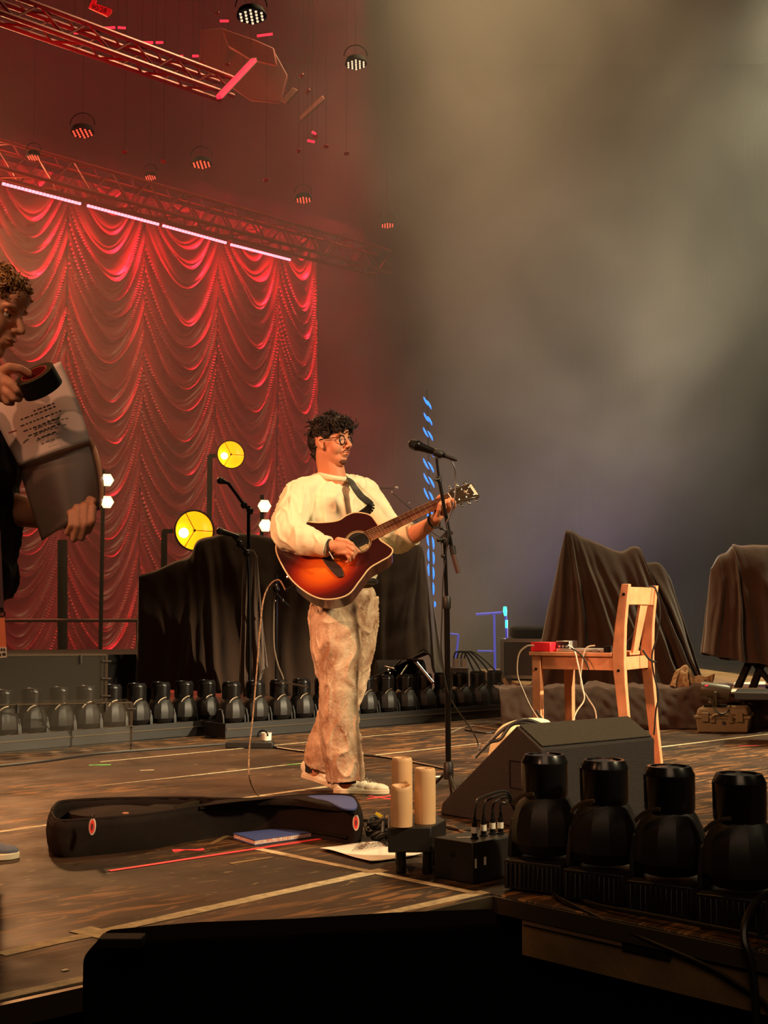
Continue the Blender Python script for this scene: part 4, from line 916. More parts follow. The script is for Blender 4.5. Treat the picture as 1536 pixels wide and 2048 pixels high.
# ================================================================== chair with gear
AL = math.radians(-30); cp = Vector((math.cos(AL), math.sin(AL), 0)); cq = Vector((-math.sin(AL), math.cos(AL), 0)); A0 = Vector((.847, 7.2, 0)); LL, LW, SZ = .47, .46, .665
t = thing('wooden_chair', 'tall light wooden chair facing left, holding a laptop and a red box', 'chair', A0 + cp * .2 + cq * .2)
def cpt(a, b_, z): return A0 + cp * a + cq * b_ + h * z
for b_ in (0, LW):
    m = MB(); m.hexa([cpt(-.022, b_ - .022, .0), cpt(.022, b_ - .022, 0), cpt(.022, b_ + .022, 0), cpt(-.022, b_ + .022, 0)], [cpt(-.025, b_ - .025, SZ - .02), cpt(.025, b_ - .025, SZ - .02), cpt(.025, b_ + .025, SZ - .02), cpt(-.025, b_ + .025, SZ - .02)])
    lg = m.build('leg', 'wood', t, bevel=.003)
    m = MB(); m.lathe([(.008, 0), (.008, .002), (.004, .002), (.004, .0)], cpt(0, -.0255, SZ - .09) if b_ == 0 else cpt(0, b_ - .0255, SZ - .09), -cq, 16); m.build('bolt', 'black_metal', lg)
    m = MB(); zz = [0, .25, .5, SZ - .05, SZ + .03, .82, .95, 1.035]; off = [.055, .03, .008, 0, .002, .012, .03, .045]; w = [.024, .026, .030, .034, .033, .028, .024, .021]
    for i in range(7):
        pass
    vs = []; 
    for z_, o_, w_ in zip(zz, off, w): vs += [cpt(LL + o_ - w_, b_ - .019, z_), cpt(LL + o_ + w_, b_ - .019, z_), cpt(LL + o_ + w_, b_ + .019, z_), cpt(LL + o_ - w_, b_ + .019, z_)]
    fs = [(i * 4 + k, i * 4 + (k + 1) % 4, (i + 1) * 4 + (k + 1) % 4, (i + 1) * 4 + k) for i in range(7) for k in range(4)] + [(3, 2, 1, 0), (28, 29, 30, 31)]
    m.add(vs, fs); bl = m.build('back_post', 'wood', t, bevel=.004, ang=50)
    for z_, o_ in ((.98, .036), (SZ - .09, 0)): m = MB(); m.lathe([(.008, 0), (.008, .002), (.004, .002), (.004, .0)], cpt(LL + o_, b_ - .0195, z_), -cq, 16); m.build('bolt', 'black_metal', bl)
m = MB(); m.hexa([cpt(-.04, -.035, SZ - .018), cpt(LL - .035, -.03, SZ - .018), cpt(LL - .035, LW + .03, SZ - .018), cpt(-.04, LW + .035, SZ - .018)], [cpt(-.04, -.035, SZ + .004), cpt(LL - .035, -.03, SZ + .004), cpt(LL - .035, LW + .03, SZ + .004), cpt(-.04, LW + .035, SZ + .004)]); m.build('seat', 'wood', t, bevel=.004)
for b_ in (-.004, LW + .004): m = MB(); m.bar(cpt(.03, b_, SZ - .055), cpt(LL - .03, b_, SZ - .055), .018, .07); m.build('side_rail', 'wood', t, bevel=.002)
for a_ in (.0, LL): m = MB(); m.bar(cpt(a_, .025, SZ - .055), cpt(a_, LW - .02, SZ - .055), .018, .07); m.build('cross_rail', 'wood', t, bevel=.002)
m = MB(); m.bar(cpt(0, .02, .17), cpt(0, LW - .02, .17), .018, .04); m.build('stretcher', 'wood', t, bevel=.002)
P = []
for k in range(13): s = k / 12; P.append((s, .030 * math.sin(PI * s)))
m = MB(); lo = [cpt(LL + .036 - .008 + c_, .019 + (LW - .038) * s, .925) for s, c_ in P] + [cpt(LL + .036 + .008 + c_, .019 + (LW - .038) * s, .925) for s, c_ in P[::-1]]; m.hexa(lo, [v + h * .095 + cp * .01 for v in lo]); m.build('top_rail', 'wood', t, bevel=.003)
m = MB(); m.hexa([cpt(LL - .005, .19, SZ), cpt(LL + .01, .19, SZ), cpt(LL + .01, .27, SZ), cpt(LL - .005, .27, SZ)], [cpt(LL + .05, .17, .93), cpt(LL + .065, .17, .93), cpt(LL + .065, .29, .93), cpt(LL + .05, .29, .93)]); sp = m.build('back_splat', 'wood', t, bevel=.002)
m = MB(); m.hexa([cpt(LL + .012, .205, .76), cpt(LL + .014, .205, .76), cpt(LL + .014, .245, .76), cpt(LL + .012, .245, .76)], [cpt(LL + .032, .205, .86), cpt(LL + .034, .205, .86), cpt(LL + .034, .245, .86), cpt(LL + .032, .245, .86)]); m.build('dark_sticker', 'mattblack', sp)
zs = SZ + .0045
Rc = Matrix.Rotation(AL, 3, 'Z')
t = thing('audio_interface', 'bright red box standing on the front left of the chair seat', 'box', cpt(.03, .06, zs)); m = MB(); m.box(cpt(.025, .06, zs + .026), (.118, .16, .050), Rc); m.build('body', 'red_box', t, bevel=.003)
m = MB(); m.box(cpt(.025, -.0205, zs + .026), (.110, .0015, .042), Rc); m.build('front_plate', nmat('red_plate', lin(240, 30, 45), .5), t)
for dz in (.014, .034): m = MB(); m.lathe([(.008, 0), (.008, .006), (.005, .006)], cpt(-.034, .03, zs + dz), -cp, 14); m.build('socket', 'silver', t)
t = thing('audio_box', 'small dark box with pale edges right behind the red box', 'box', cpt(.13, .1, zs)); m = MB(); m.box(cpt(.125, .12, zs + .030), (.075, .12, .056), Rc); m.build('body', 'silver', t, bevel=.003)
m = MB(); m.box(cpt(.125, .059, zs + .030), (.067, .0015, .046), Rc); fp = m.build('front_plate', 'black', t)
for k in range(3): m = MB(); m.lathe([(.007, 0), (.006, .006)], cpt(.105 + k * .021, .058, zs + .028), -cq, 12); m.build('knob', 'silver', fp)
t = thing('laptop', 'thin silver closed laptop lying on the chair seat', 'laptop', cpt(.24, .16, zs)); m = MB(); m.box(cpt(.25, .12, zs + .0065), (.30, .20, .009), Rc); m.build('base', 'silver', t, bevel=.002)
m = MB(); m.box(cpt(.25, .12, zs + .0145), (.298, .198, .006), Rc); m.build('lid', 'silver', t, bevel=.002)
m = MB(); 
for k in range(2): m.box(cpt(.30 + k * .045, .0192, zs + .0065), (.02, .0015, .003), Rc)
m.build('port', 'ink', t)
m = MB(); m.box(cpt(.40, .02, zs + .018), (.035, .05, .034), Rc); tag(m.build('charger_brick', 'mattblack', bevel=.004), 'small black block on the seat between laptop and chair back', 'block')
def ccable(px, Y, r, mat, label):
    pts = [PY(x, y, Y if not isinstance(Y, (list, tuple)) else Y[i]) for i, (x, y) in enumerate(px)]; m = MB(); m.tube(spline(pts, 9), r, 7); return tag(m.build('cable', mat), label, 'cable')
ccable([(1068, 1291), (1052, 1293), (1037, 1310), (1035, 1350), (1048, 1385), (1062, 1415), (1078, 1440), (1092, 1460), (1105, 1500)], 7.0, .0045, 'cable_grey', 'grey cable looping down from the red box beside the front chair leg')
ccable([(1136, 1290), (1148, 1300), (1155, 1325), (1165, 1375), (1168, 1400), (1152, 1425), (1144, 1455), (1150, 1500)], 7.0, .004, 'white_cable', 'pale thin cable hanging from the seat, the one curving in to the left leg')
ccable([(1190, 1291), (1172, 1297), (1164, 1330), (1162, 1370), (1175, 1395), (1190, 1420), (1193, 1450), (1190, 1500)], 7.02, .004, 'white_cable', 'pale thin cable hanging from the seat, the one bending out to the right')
ccable([(1142, 1296), (1160, 1308), (1172, 1325), (1178, 1340)], 6.98, .004, 'cable', 'short black cable crossing the chair side rail diagonally')
ccable([(1072, 1420), (1080, 1432), (1092, 1448), (1100, 1470)], 6.9, .005, 'cable', 'black cable crossing low over the front left chair leg')
ccable([(1300, 1172), (1312, 1180), (1320, 1225), (1313, 1275), (1304, 1310), (1307, 1345), (1317, 1390), (1312, 1420), (1308, 1470)], 7.2, .005, 'cable', 'black cable looped over the far chair post and hanging down')
ccable([(1272, 1232), (1268, 1260), (1258, 1278), (1245, 1288)], 7.3, .0035, 'cable', 'thin black cable in front of the pale back splat')
ccable([(1285, 1300), (1298, 1318), (1312, 1325)], 7.0, .006, 'cable', 'short black cable behind the far chair post at seat height')

# ================================================================== grey hard case with lamp
K0 = PZ(1392, 1466); K1 = PZ(1498, 1467); kd = (K1 - K0).normalized(); ks = Vector((-kd.y, kd.x, 0)); ks = (ks + kd * .25).normalized(); kw = (K1 - K0).length; kz = .165
t = thing('hard_case', 'weathered grey hard shell case with latches and handle on the floor at right', 'case', K0)
def kp(a, b_, z): return K0 + kd * a + ks * b_ + h * z
def kbox(a0, a1, b0, b1, z0, z1, name, mat, bev=.006, par=None, ins=0): m = MB(); m.hexa([kp(a0 + ins, b0 + ins, z0), kp(a1 - ins, b0 + ins, z0), kp(a1 - ins, b1 - ins, z0), kp(a0 + ins, b1 - ins, z0)], [kp(a0, b0, z1), kp(a1, b0, z1), kp(a1, b1, z1), kp(a0, b1, z1)]); return m.build(name, mat, par or t, bevel=bev, seg=3)
kb = kbox(0, kw, 0, .34, .003, .118, 'lower_shell', 'case', .012, ins=.01); kbox(-.012, kw + .012, -.012, .352, .106, .128, 'rim', 'case', .005)
m = MB(); m.hexa([kp(0, 0, .128), kp(kw, 0, .128), kp(kw, .34, .128), kp(0, .34, .128)], [kp(.015, .015, kz + .02), kp(kw - .015, .015, kz + .02), kp(kw - .015, .325, kz + .02), kp(.015, .325, kz + .02)]); m.build('lid', 'case', t, bevel=.02, seg=4)
for a_ in (.045, kw - .09): kbox(a_, a_ + .05, -.024, .0, .085, .150, 'latch', 'case', .003)
for a_ in (.105, kw - .145): kbox(a_, a_ + .035, -.02, .0, .078, .122, 'handle_mount', 'case', .003)
m = MB(); m.tube(spline([kp(.118, -.02, .105), kp(.125, -.03, .125), kp(.15, -.034, .138), kp(kw / 2, -.036, .142), kp(kw - .15, -.034, .138), kp(kw - .122, -.03, .12), kp(kw - .12, -.02, .10)], 5), .009, 10); m.build('handle', 'case', t)
m = MB(); m.lathe([(.014, 0), (.014, .003), (.01, .003)], kp(kw * .53, .0, .075), -ks, 20); m.build('round_badge', 'ink', t)
kbox(.05, kw * .55, .10, .24, kz + .02, kz + .032, 'top_strap', 'mattblack', .002)
t = thing('cylinder_lamp', 'grey cylindrical lamp head on a bracket standing on the hard case', 'lamp', kp(.12, .1, kz + .03))
Yc = kp(.1, .12, 0).y; c1 = PY(1407, 1378, Yc); c2 = PY(1462, 1386, Yc - .05); d = (c2 - c1).normalized(); r = .058
m = MB(); m.lathe([(r * .9, -.02), (r, 0), (r, .165), (r * .92, .188), (r * .6, .2), (.001, .202)], c1, d, 32); m.build('body', 'cyl', t)
m = MB(); m.bar((c1 + c2) / 2 + Vector((-.03, -r, .0)), PY(1430, 1410, Yc - .06), .045, .02); m.build('bracket', 'cyl', t, bevel=.003)
q = kp(.11, .10, kz + .034); m = MB(); m.bar(Vector((q.x, q.y, kz + .032)), PY(1432, 1402, Yc), .07, .05); m.build('foot', 'cyl', t, bevel=.004)
m = MB(); m.box(PY(1413, 1371, Yc - .05), (.022, .01, .010)); m.build('red_switch', 'red_glow_dim', t)
m = MB(); m.tube(spline([PY(1431, 1395, Yc - .08), PY(1427, 1412, Yc - .1), PY(1432, 1424, Yc - .16), PY(1446, 1428, Yc - .17), PY(1458, 1420, Yc - .12), PY(1461, 1412, Yc)], 7), .005, 7); m.build('lead', 'cable', t)
# bright sheet and dark tray on the riser top at right
m = MB(); c = [PZ(1462, 1387, .30), PZ(1532, 1383, .30), PZ(1530, 1366, .30), PZ(1468, 1368, .30)]; m.hexa(c, [v + h * .012 for v in c]); tag(m.build('white_board', 'paper'), 'pale board lying lit on the riser behind the grey lamp', 'board')
m = MB(); c = [PZ(1468, 1400, .30), PZ(1600, 1402, .30), PZ(1600, 1392, .30), PZ(1475, 1391, .30)]; m.hexa(c, [v + h * .05 for v in c]); tag(m.build('equipment_tray', 'black', bevel=.006), 'dark tray on the riser under the right hand stand legs', 'tray')
drape('floor_cloth', [((1350, 1345), (1340, 1372)), ((1372, 1330), (1365, 1375)), ((1390, 1352), (1392, 1374)), ((1430, 1350), (1420, 1374))], 10.4, .1, 'torn pale cloth edge lit bright at the foot of the peaked cover', 'cloth', nmat('lit_cloth', lin(150, 120, 85), .9, bump=.4, bscale=20), amp=.03, freq=20, seed=4, cols=60, rows=14)
# ================================================================== people
class Blob:
    def __init__(s): s.m = MB()
    def cap(s, a, ra, b, rb, n=20):                # round ended tapered limb
        a = Vector(a); b = Vector(b); L = (b - a).length; d = (b - a) / max(L, 1e-6)
        P = []; R = []
        for k in range(7): t = -PI / 2 + (PI / 2) * k / 6; P.append(a + d * (math.sin(t) * ra)); R.append(max(.0004, math.cos(t) * ra))
        for k in range(1, 8): t = (PI / 2) * k / 7 if False else (PI / 2) * (k - 1) / 6; P.append(b + d * (math.sin(t) * rb)); R.append(max(.0004, math.cos(t) * rb))
        s.m.tube(P, R, n); return s
    def chain(s, pts):                             # [(p, r), ...]
        for (a, ra), (b, rb) in zip(pts, pts[1:]): s.cap(a, ra, b, rb)
        return s
    def flat(s, pts, n=28, up=None, fl=1.0):       # flat ended trouser leg or sleeve
        s.m.tube([p for p, r in pts], [r for p, r in pts], n, flat=fl, up=up); return s
    def ell(s, c, r, R=None): s.m.ball(c, r, R, 20, 12); return s
    def build(s, name, mat, parent, vox=.004, smooth=3, deform=None, label=None, sfac=.5):
        me = bpy.data.meshes.new(name); me.from_pydata([tuple(v) for v in s.m.V], [], s.m.F)
        bm = bmesh.new(); bm.from_mesh(me); bmesh.ops.recalc_face_normals(bm, faces=bm.faces); bm.to_mesh(me); bm.free()
        o = bpy.data.objects.new(name, me); C.objects.link(o)
        r = o.modifiers.new('r', 'REMESH'); r.mode = 'VOXEL'; r.voxel_size = vox
        if smooth: q = o.modifiers.new('s', 'SMOOTH'); q.factor = sfac; q.iterations = smooth
        dg = bpy.context.evaluated_depsgraph_get(); dg.update(); me2 = bpy.data.meshes.new_from_object(o.evaluated_get(dg)); bpy.data.objects.remove(o); bpy.data.meshes.remove(me)
        if deform:
            N = [v.normal.copy() for v in me2.vertices]
            for v, nn in zip(me2.vertices, N): v.co = deform(v.co, nn)
        me2.name = name
        if parent is not None and parent.name in MATR: me2.transform(MATR[parent.name].inverted())
        me2.materials.clear(); me2.materials.append(M[mat] if isinstance(mat, str) else mat)
        me2.polygons.foreach_set('use_smooth', [True] * len(me2.polygons)); me2.update()
        ob = bpy.data.objects.new(name, me2); C.objects.link(ob)
        if parent is not None: ob.parent = parent; MATR[ob.name] = MATR[parent.name]
        if label: ob['label'] = label
        return ob

def creases(f1, a1, f2, a2, st=(1, 1, 1), seed=0):
    st = Vector(st)
    def fn(co, n):
        p = Vector((co.x * st.x, co.y * st.y, co.z * st.z)) + Vector((seed, 0, 0))
        w = noise.noise(p * f1 + Vector((noise.noise(p * 4), noise.noise(p * 4 + Vector((5, 0, 0))), 0)) * 1.4)
        r = 1 - min(1, abs(w) * 3.2); r2 = noise.noise(p * f2)
        return co + n * (a1 * (r * r - .35) + a2 * r2)
    return fn

M['skin'] = nmat('skin_guitarist', lin(222, 150, 112), .48, sss=.12, spec=.4, bump=.04, bscale=220)  # one even skin colour for the guitarist
M['skin_t'] = nmat('skin_technician', lin(214, 150, 118), .5, sss=.12, spec=.35, bump=.04, bscale=200)
M['lip'] = nmat('lip', lin(176, 92, 80), .4, sss=.1)
M['hair'] = nmat('dark_hair', lin(34, 22, 16), .6, spec=.35)
M['hair_t'] = nmat('fair_hair', lin(150, 108, 62), .45, var=.3, vscale=60)
M['stubble'] = nmat('beard', lin(98, 56, 38), .8)
M['eye'] = nmat('eye_white', lin(215, 200, 185), .2); M['iris'] = nmat('iris', lin(30, 20, 14), .15)
M['sweat'] = nmat('cream_sweatshirt', lin(246, 234, 196), .9, spec=.15, sheen=.2, bump=.18, bscale=420)
M['shirt_t'] = nmat('dark_tshirt', lin(30, 28, 30), .9, spec=.15, bump=.2, bscale=300)
M['shoe'] = nmat('white_leather', lin(240, 228, 200), .45, var=.06, vscale=40, bump=.05, bscale=90)
M['sole'] = nmat('shoe_sole', lin(225, 205, 172), .6); M['sock'] = nmat('dark_sock', lin(26, 24, 28), .9)
M['shoe_t'] = nmat('grey_canvas', lin(92, 92, 104), .8, bump=.2, bscale=200)
def mat_denim():
    m = nmat('washed_jeans', lin(176, 142, 112), .85, spec=.15); nt = m.node_tree; b = nt.nodes['Principled BSDF']; N = nt.nodes.new; L = nt.links.new
    tc = N('ShaderNodeTexCoord'); n = N('ShaderNodeTexNoise'); n.inputs['Scale'].default_value = 7; n.inputs['Detail'].default_value = 8; n.inputs['Distortion'].default_value = 1.2; L(tc.outputs['Object'], n.inputs['Vector'])
    r = N('ShaderNodeValToRGB'); e = r.color_ramp.elements; e[0].position = .38; e[0].color = lin(172, 132, 104); e[1].position = .66; e[1].color = lin(232, 204, 172); L(n.outputs['Fac'], r.inputs['Fac'])
    mp = N('ShaderNodeMapping'); mp.inputs['Scale'].default_value = (1, 1, .55); L(tc.outputs['Object'], mp.inputs['Vector'])
    n3 = N('ShaderNodeTexNoise'); n3.inputs['Scale'].default_value = 9; n3.inputs['Detail'].default_value = 1; n3.inputs['Distortion'].default_value = 3.0; L(mp.outputs['Vector'], n3.inputs['Vector'])
    sb = N('ShaderNodeMath'); sb.operation = 'SUBTRACT'; sb.inputs[1].default_value = .5; L(n3.outputs['Fac'], sb.inputs[0]); ab = N('ShaderNodeMath'); ab.operation = 'ABSOLUTE'; L(sb.outputs[0], ab.inputs[0])
    mr = N('ShaderNodeMapRange'); mr.inputs[1].default_value = .004; mr.inputs[2].default_value = .010; mr.inputs[3].default_value = .55; mr.inputs[4].default_value = 0; L(ab.outputs[0], mr.inputs[0])
    mx = N('ShaderNodeMix'); mx.data_type = 'RGBA'; L(mr.outputs[0], mx.inputs[0]); L(r.outputs['Color'], mx.inputs[6]); mx.inputs[7].default_value = lin(244, 224, 196)
    L(mx.outputs[2], b.inputs['Base Color'])
    n4 = N('ShaderNodeTexNoise'); n4.inputs['Scale'].default_value = 28; n4.inputs['Detail'].default_value = 4; n4.inputs['Distortion'].default_value = 1.5; L(tc.outputs['Object'], n4.inputs['Vector'])
    bp = N('ShaderNodeBump'); bp.inputs['Strength'].default_value = .45; bp.inputs['Distance'].default_value = .012; L(n4.outputs['Fac'], bp.inputs['Height']); L(bp.outputs['Normal'], b.inputs['Normal'])
    return m
M['denim'] = mat_denim()

def head_matrix(o, yaw, pitch, roll, sc):          # yaw 0 looks at the camera, 90 looks to picture right
    y = math.radians(yaw); f = Vector((math.sin(y), -math.cos(y), 0)); l = Vector((math.cos(y), math.sin(y), 0))
    u = Vector((0, 0, 1)); p = math.radians(pitch)
    f2 = f * math.cos(p) + u * math.sin(p); u2 = u * math.cos(p) - f * math.sin(p)
    r = math.radians(roll); l2 = l * math.cos(r) + u2 * math.sin(r); u3 = u2 * math.cos(r) - l * math.sin(r)
    Mx = Matrix((f2, l2, u3)).transposed().to_4x4(); return Matrix.Translation(o) @ Mx @ Matrix.Scale(sc, 4)
def head_parts(B, T, jaw=1.0):
    R = T.to_3x3(); s = R.col[0].length; q = lambda x, y, z: T @ Vector((x, y, z)); Rn = R.normalized()
    E = lambda c, r: B.ell(q(*c), [k * s for k in r], Rn)
    E((-.012, 0, .030), (.098, .076, .090)); E((.028, 0, .020), (.068, .066, .072))
    E((.022, 0, -.040), (.062, .060 * jaw, .070)); E((.062, 0, -.088), (.028, .026, .024)); E((.045, 0, -.07), (.045, .044 * jaw, .04))
    for y in (-1, 1):
        E((.054, y * .036, -.020), (.032, .028, .040)); E((.074, y * .030, .036), (.020, .026, .010)); E((.006, y * .040 * jaw, -.040), (.040, .018, .040))
        E((-.006, y * .079, .002), (.018, .007, .031)); E((-.012, y * .084, .008), (.014, .006, .022)); E((.0, y * .079, -.022), (.010, .007, .012))
        E((.101, y * .0125, -.020), (.010, .008, .008))
    E((.080, 0, .030), (.016, .022, .016)); E((.076, 0, .062), (.022, .045, .03))
    B.cap(q(.088, 0, .024), .0085 * s, q(.115, 0, -.013), .0105 * s); E((.112, 0, -.016), (.0115, .0115, .009))
    E((.084, 0, -.048), (.018, .030, .026)); E((.098, 0, -.046), (.009, .022, .0055)); E((.096, 0, -.058), (.009, .019, .0065))
    return q, s, Rn
def head_deform(T):
    inv = T.inverted(); f = T.to_3x3().col[0].normalized(); s = T.to_3x3().col[0].length
    def fn(co, n):
        p = inv @ co
        if p.x > .03 and abs(p.z) < .12:
            d = 0
            for y in (-.031, .031):
                r2 = ((p.y - y) / .017) ** 2 + ((p.z - .013) / .012) ** 2; d += -.011 * math.exp(-r2)
            d += -.004 * math.exp(-(p.y / .030) ** 2 - ((p.z + .0515) / .0022) ** 2)      # parting of the lips
            d += -.004 * math.exp(-(p.y / .03) ** 2 - ((p.z + .072) / .008) ** 2)
            return co + f * d * s
        if abs(p.y) > .068 and abs(p.x + .006) < .02 and abs(p.z) < .03:                  # ear bowl
            r2 = ((p.x + .002) / .008) ** 2 + ((p.z - .002) / .015) ** 2
            return co - n * (.005 * math.exp(-r2)) * s
        return co
    return fn
def eyes(T, par, q, s, Rn):
    for y in (-.031, .031):
        m = MB(); m.ball(q(.0725, y, .013), .0108 * s, None, 16, 10); e = m.build('eye', 'eye', par)
        m = MB(); m.ball(q(.0788, y, .0125), (.0052 * s, .0060 * s, .0060 * s), Rn, 12, 8); m.build('iris', 'iris', e)
        b = Blob(); b.cap(q(.072, y * 1.15, .0225), .006 * s, q(.084, y * .6, .0215), .0055 * s); b.cap(q(.084, y * .6, .0215), .0055 * s, q(.076, y * 1.4, .0205), .005 * s); b.build('eyelid', par['skinmat'], par, .0016, 2)
def curls(m, q, s, specs, seed, Rn):
    rr = random.Random(seed)
    for (cx, cy, cz, rx, ry, rz, count, L, cr, th, dirf) in specs:
        for k in range(count):
            a = rr.uniform(0, 2 * PI); z = rr.uniform(-.25, 1); c = math.sqrt(max(0, 1 - z * z)); n = Vector((c * math.cos(a), c * math.sin(a), z))
            p = Vector((cx + rx * n.x, cy + ry * n.y, cz + rz * n.z)); d = (Vector(dirf) + n * .5 + Vector((rr.uniform(-.7, .7), rr.uniform(-.7, .7), rr.uniform(-.5, .4)))).normalized()
            x, y, _ = frame_of(d, (0, 0, 1)); turns = rr.uniform(.8, 1.7); ph = rr.uniform(0, 6.28); l = L * rr.uniform(.6, 1.2); P = []
            for i in range(11): t = i / 10; P.append(q(*(p + d * (l * t) + (x * math.cos(ph + t * turns * 6.28) + y * math.sin(ph + t * turns * 6.28)) * cr)))
            m.tube(P, [th * s * (1 - .75 * abs(i / 10 - .4)) for i in range(11)], 5)

def finger(B, pts, r0, r1):
    n = len(pts)
    for i in range(n - 1): B.cap(pts[i], r0 + (r1 - r0) * i / (n - 1), pts[i + 1], r0 + (r1 - r0) * (i + 1) / (n - 1), 12)

def shoe(parent, heel, toe, z0, z1, width, label, mats=('shoe', 'sole'), collar=True):
    # heel and toe are points of the sole; z0 and z1 their heights above the floor
    a = Vector((heel.x, heel.y, z0)); b = Vector((toe.x, toe.y, z1)); d = (b - a); L = d.length; d.normalize(); s = Vector((-d.y, d.x, 0)).normalized(); u = d.cross(s) * 1.0
    if u.z < 0: u = -u
    def q(x, y, z): return a + d * (x * L) + s * (y * width) + u * z
    out = [(.0, 0), (.02, .28), (.10, .38), (.3, .36), (.5, .40), (.7, .50), (.85, .44), (.95, .26), (1, .0)]
    poly = [(x, y) for x, y in out] + [(x, -y * .92) for x, y in out[-2:0:-1]]
    sp = spline([Vector((x, y, 0)) for x, y in poly], 4, closed=True); m = MB(); m.hexa([q(v.x, v.y, 0) for v in sp], [q(v.x, v.y * 1.02, .024) for v in sp]); so = m.build('shoe_sole', mats[1], parent, label=label, bevel=.004)
    B = Blob()
    for x, w, h_, z in ((.10, .33, .040, .055), (.22, .33, .040, .055), (.38, .34, .036, .048), (.52, .37, .030, .040), (.66, .42, .024, .034), (.80, .40, .020, .030), (.90, .28, .014, .028)):
        m_ = Matrix((d, s, u)).transposed(); B.ell(q(x, 0, z), (.17 * L if x < .9 else .09 * L, w * width, h_), m_)
    B.ell(q(.12, 0, .030), (.12 * L, .34 * width, .02), m_); B.ell(q(.5, 0, .026), (.42 * L, .36 * width, .016), m_)
    B.build('shoe_upper', mats[0], so, .0028, 3)
    if collar:
        m = MB(); m.ball(q(.13, 0, .098), (.15 * L * .8, .22 * width, .016), m_); m.build('heel_tab', 'sock', so)
        m = MB()
        for k in range(6):
            x = .40 + k * .065; z = .088 - k * .0078; m.tube(spline([q(x - .02, -.20, z - .008), q(x, 0, z + .010), q(x + .02, .20, z - .008)], 4), .0032, 6)
            m.tube(spline([q(x + .03, -.20, z - .010), q(x, 0, z + .011), q(x - .02, .20, z - .006)], 4), .003, 6)
        m.tube(spline([q(.40, -.05, .092), q(.36, -.28, .10), q(.30, -.42, .070), q(.36, -.40, .050), q(.41, -.15, .085)], 5), .003, 6)
        m.build('laces', 'cable_grey', so)
    return so

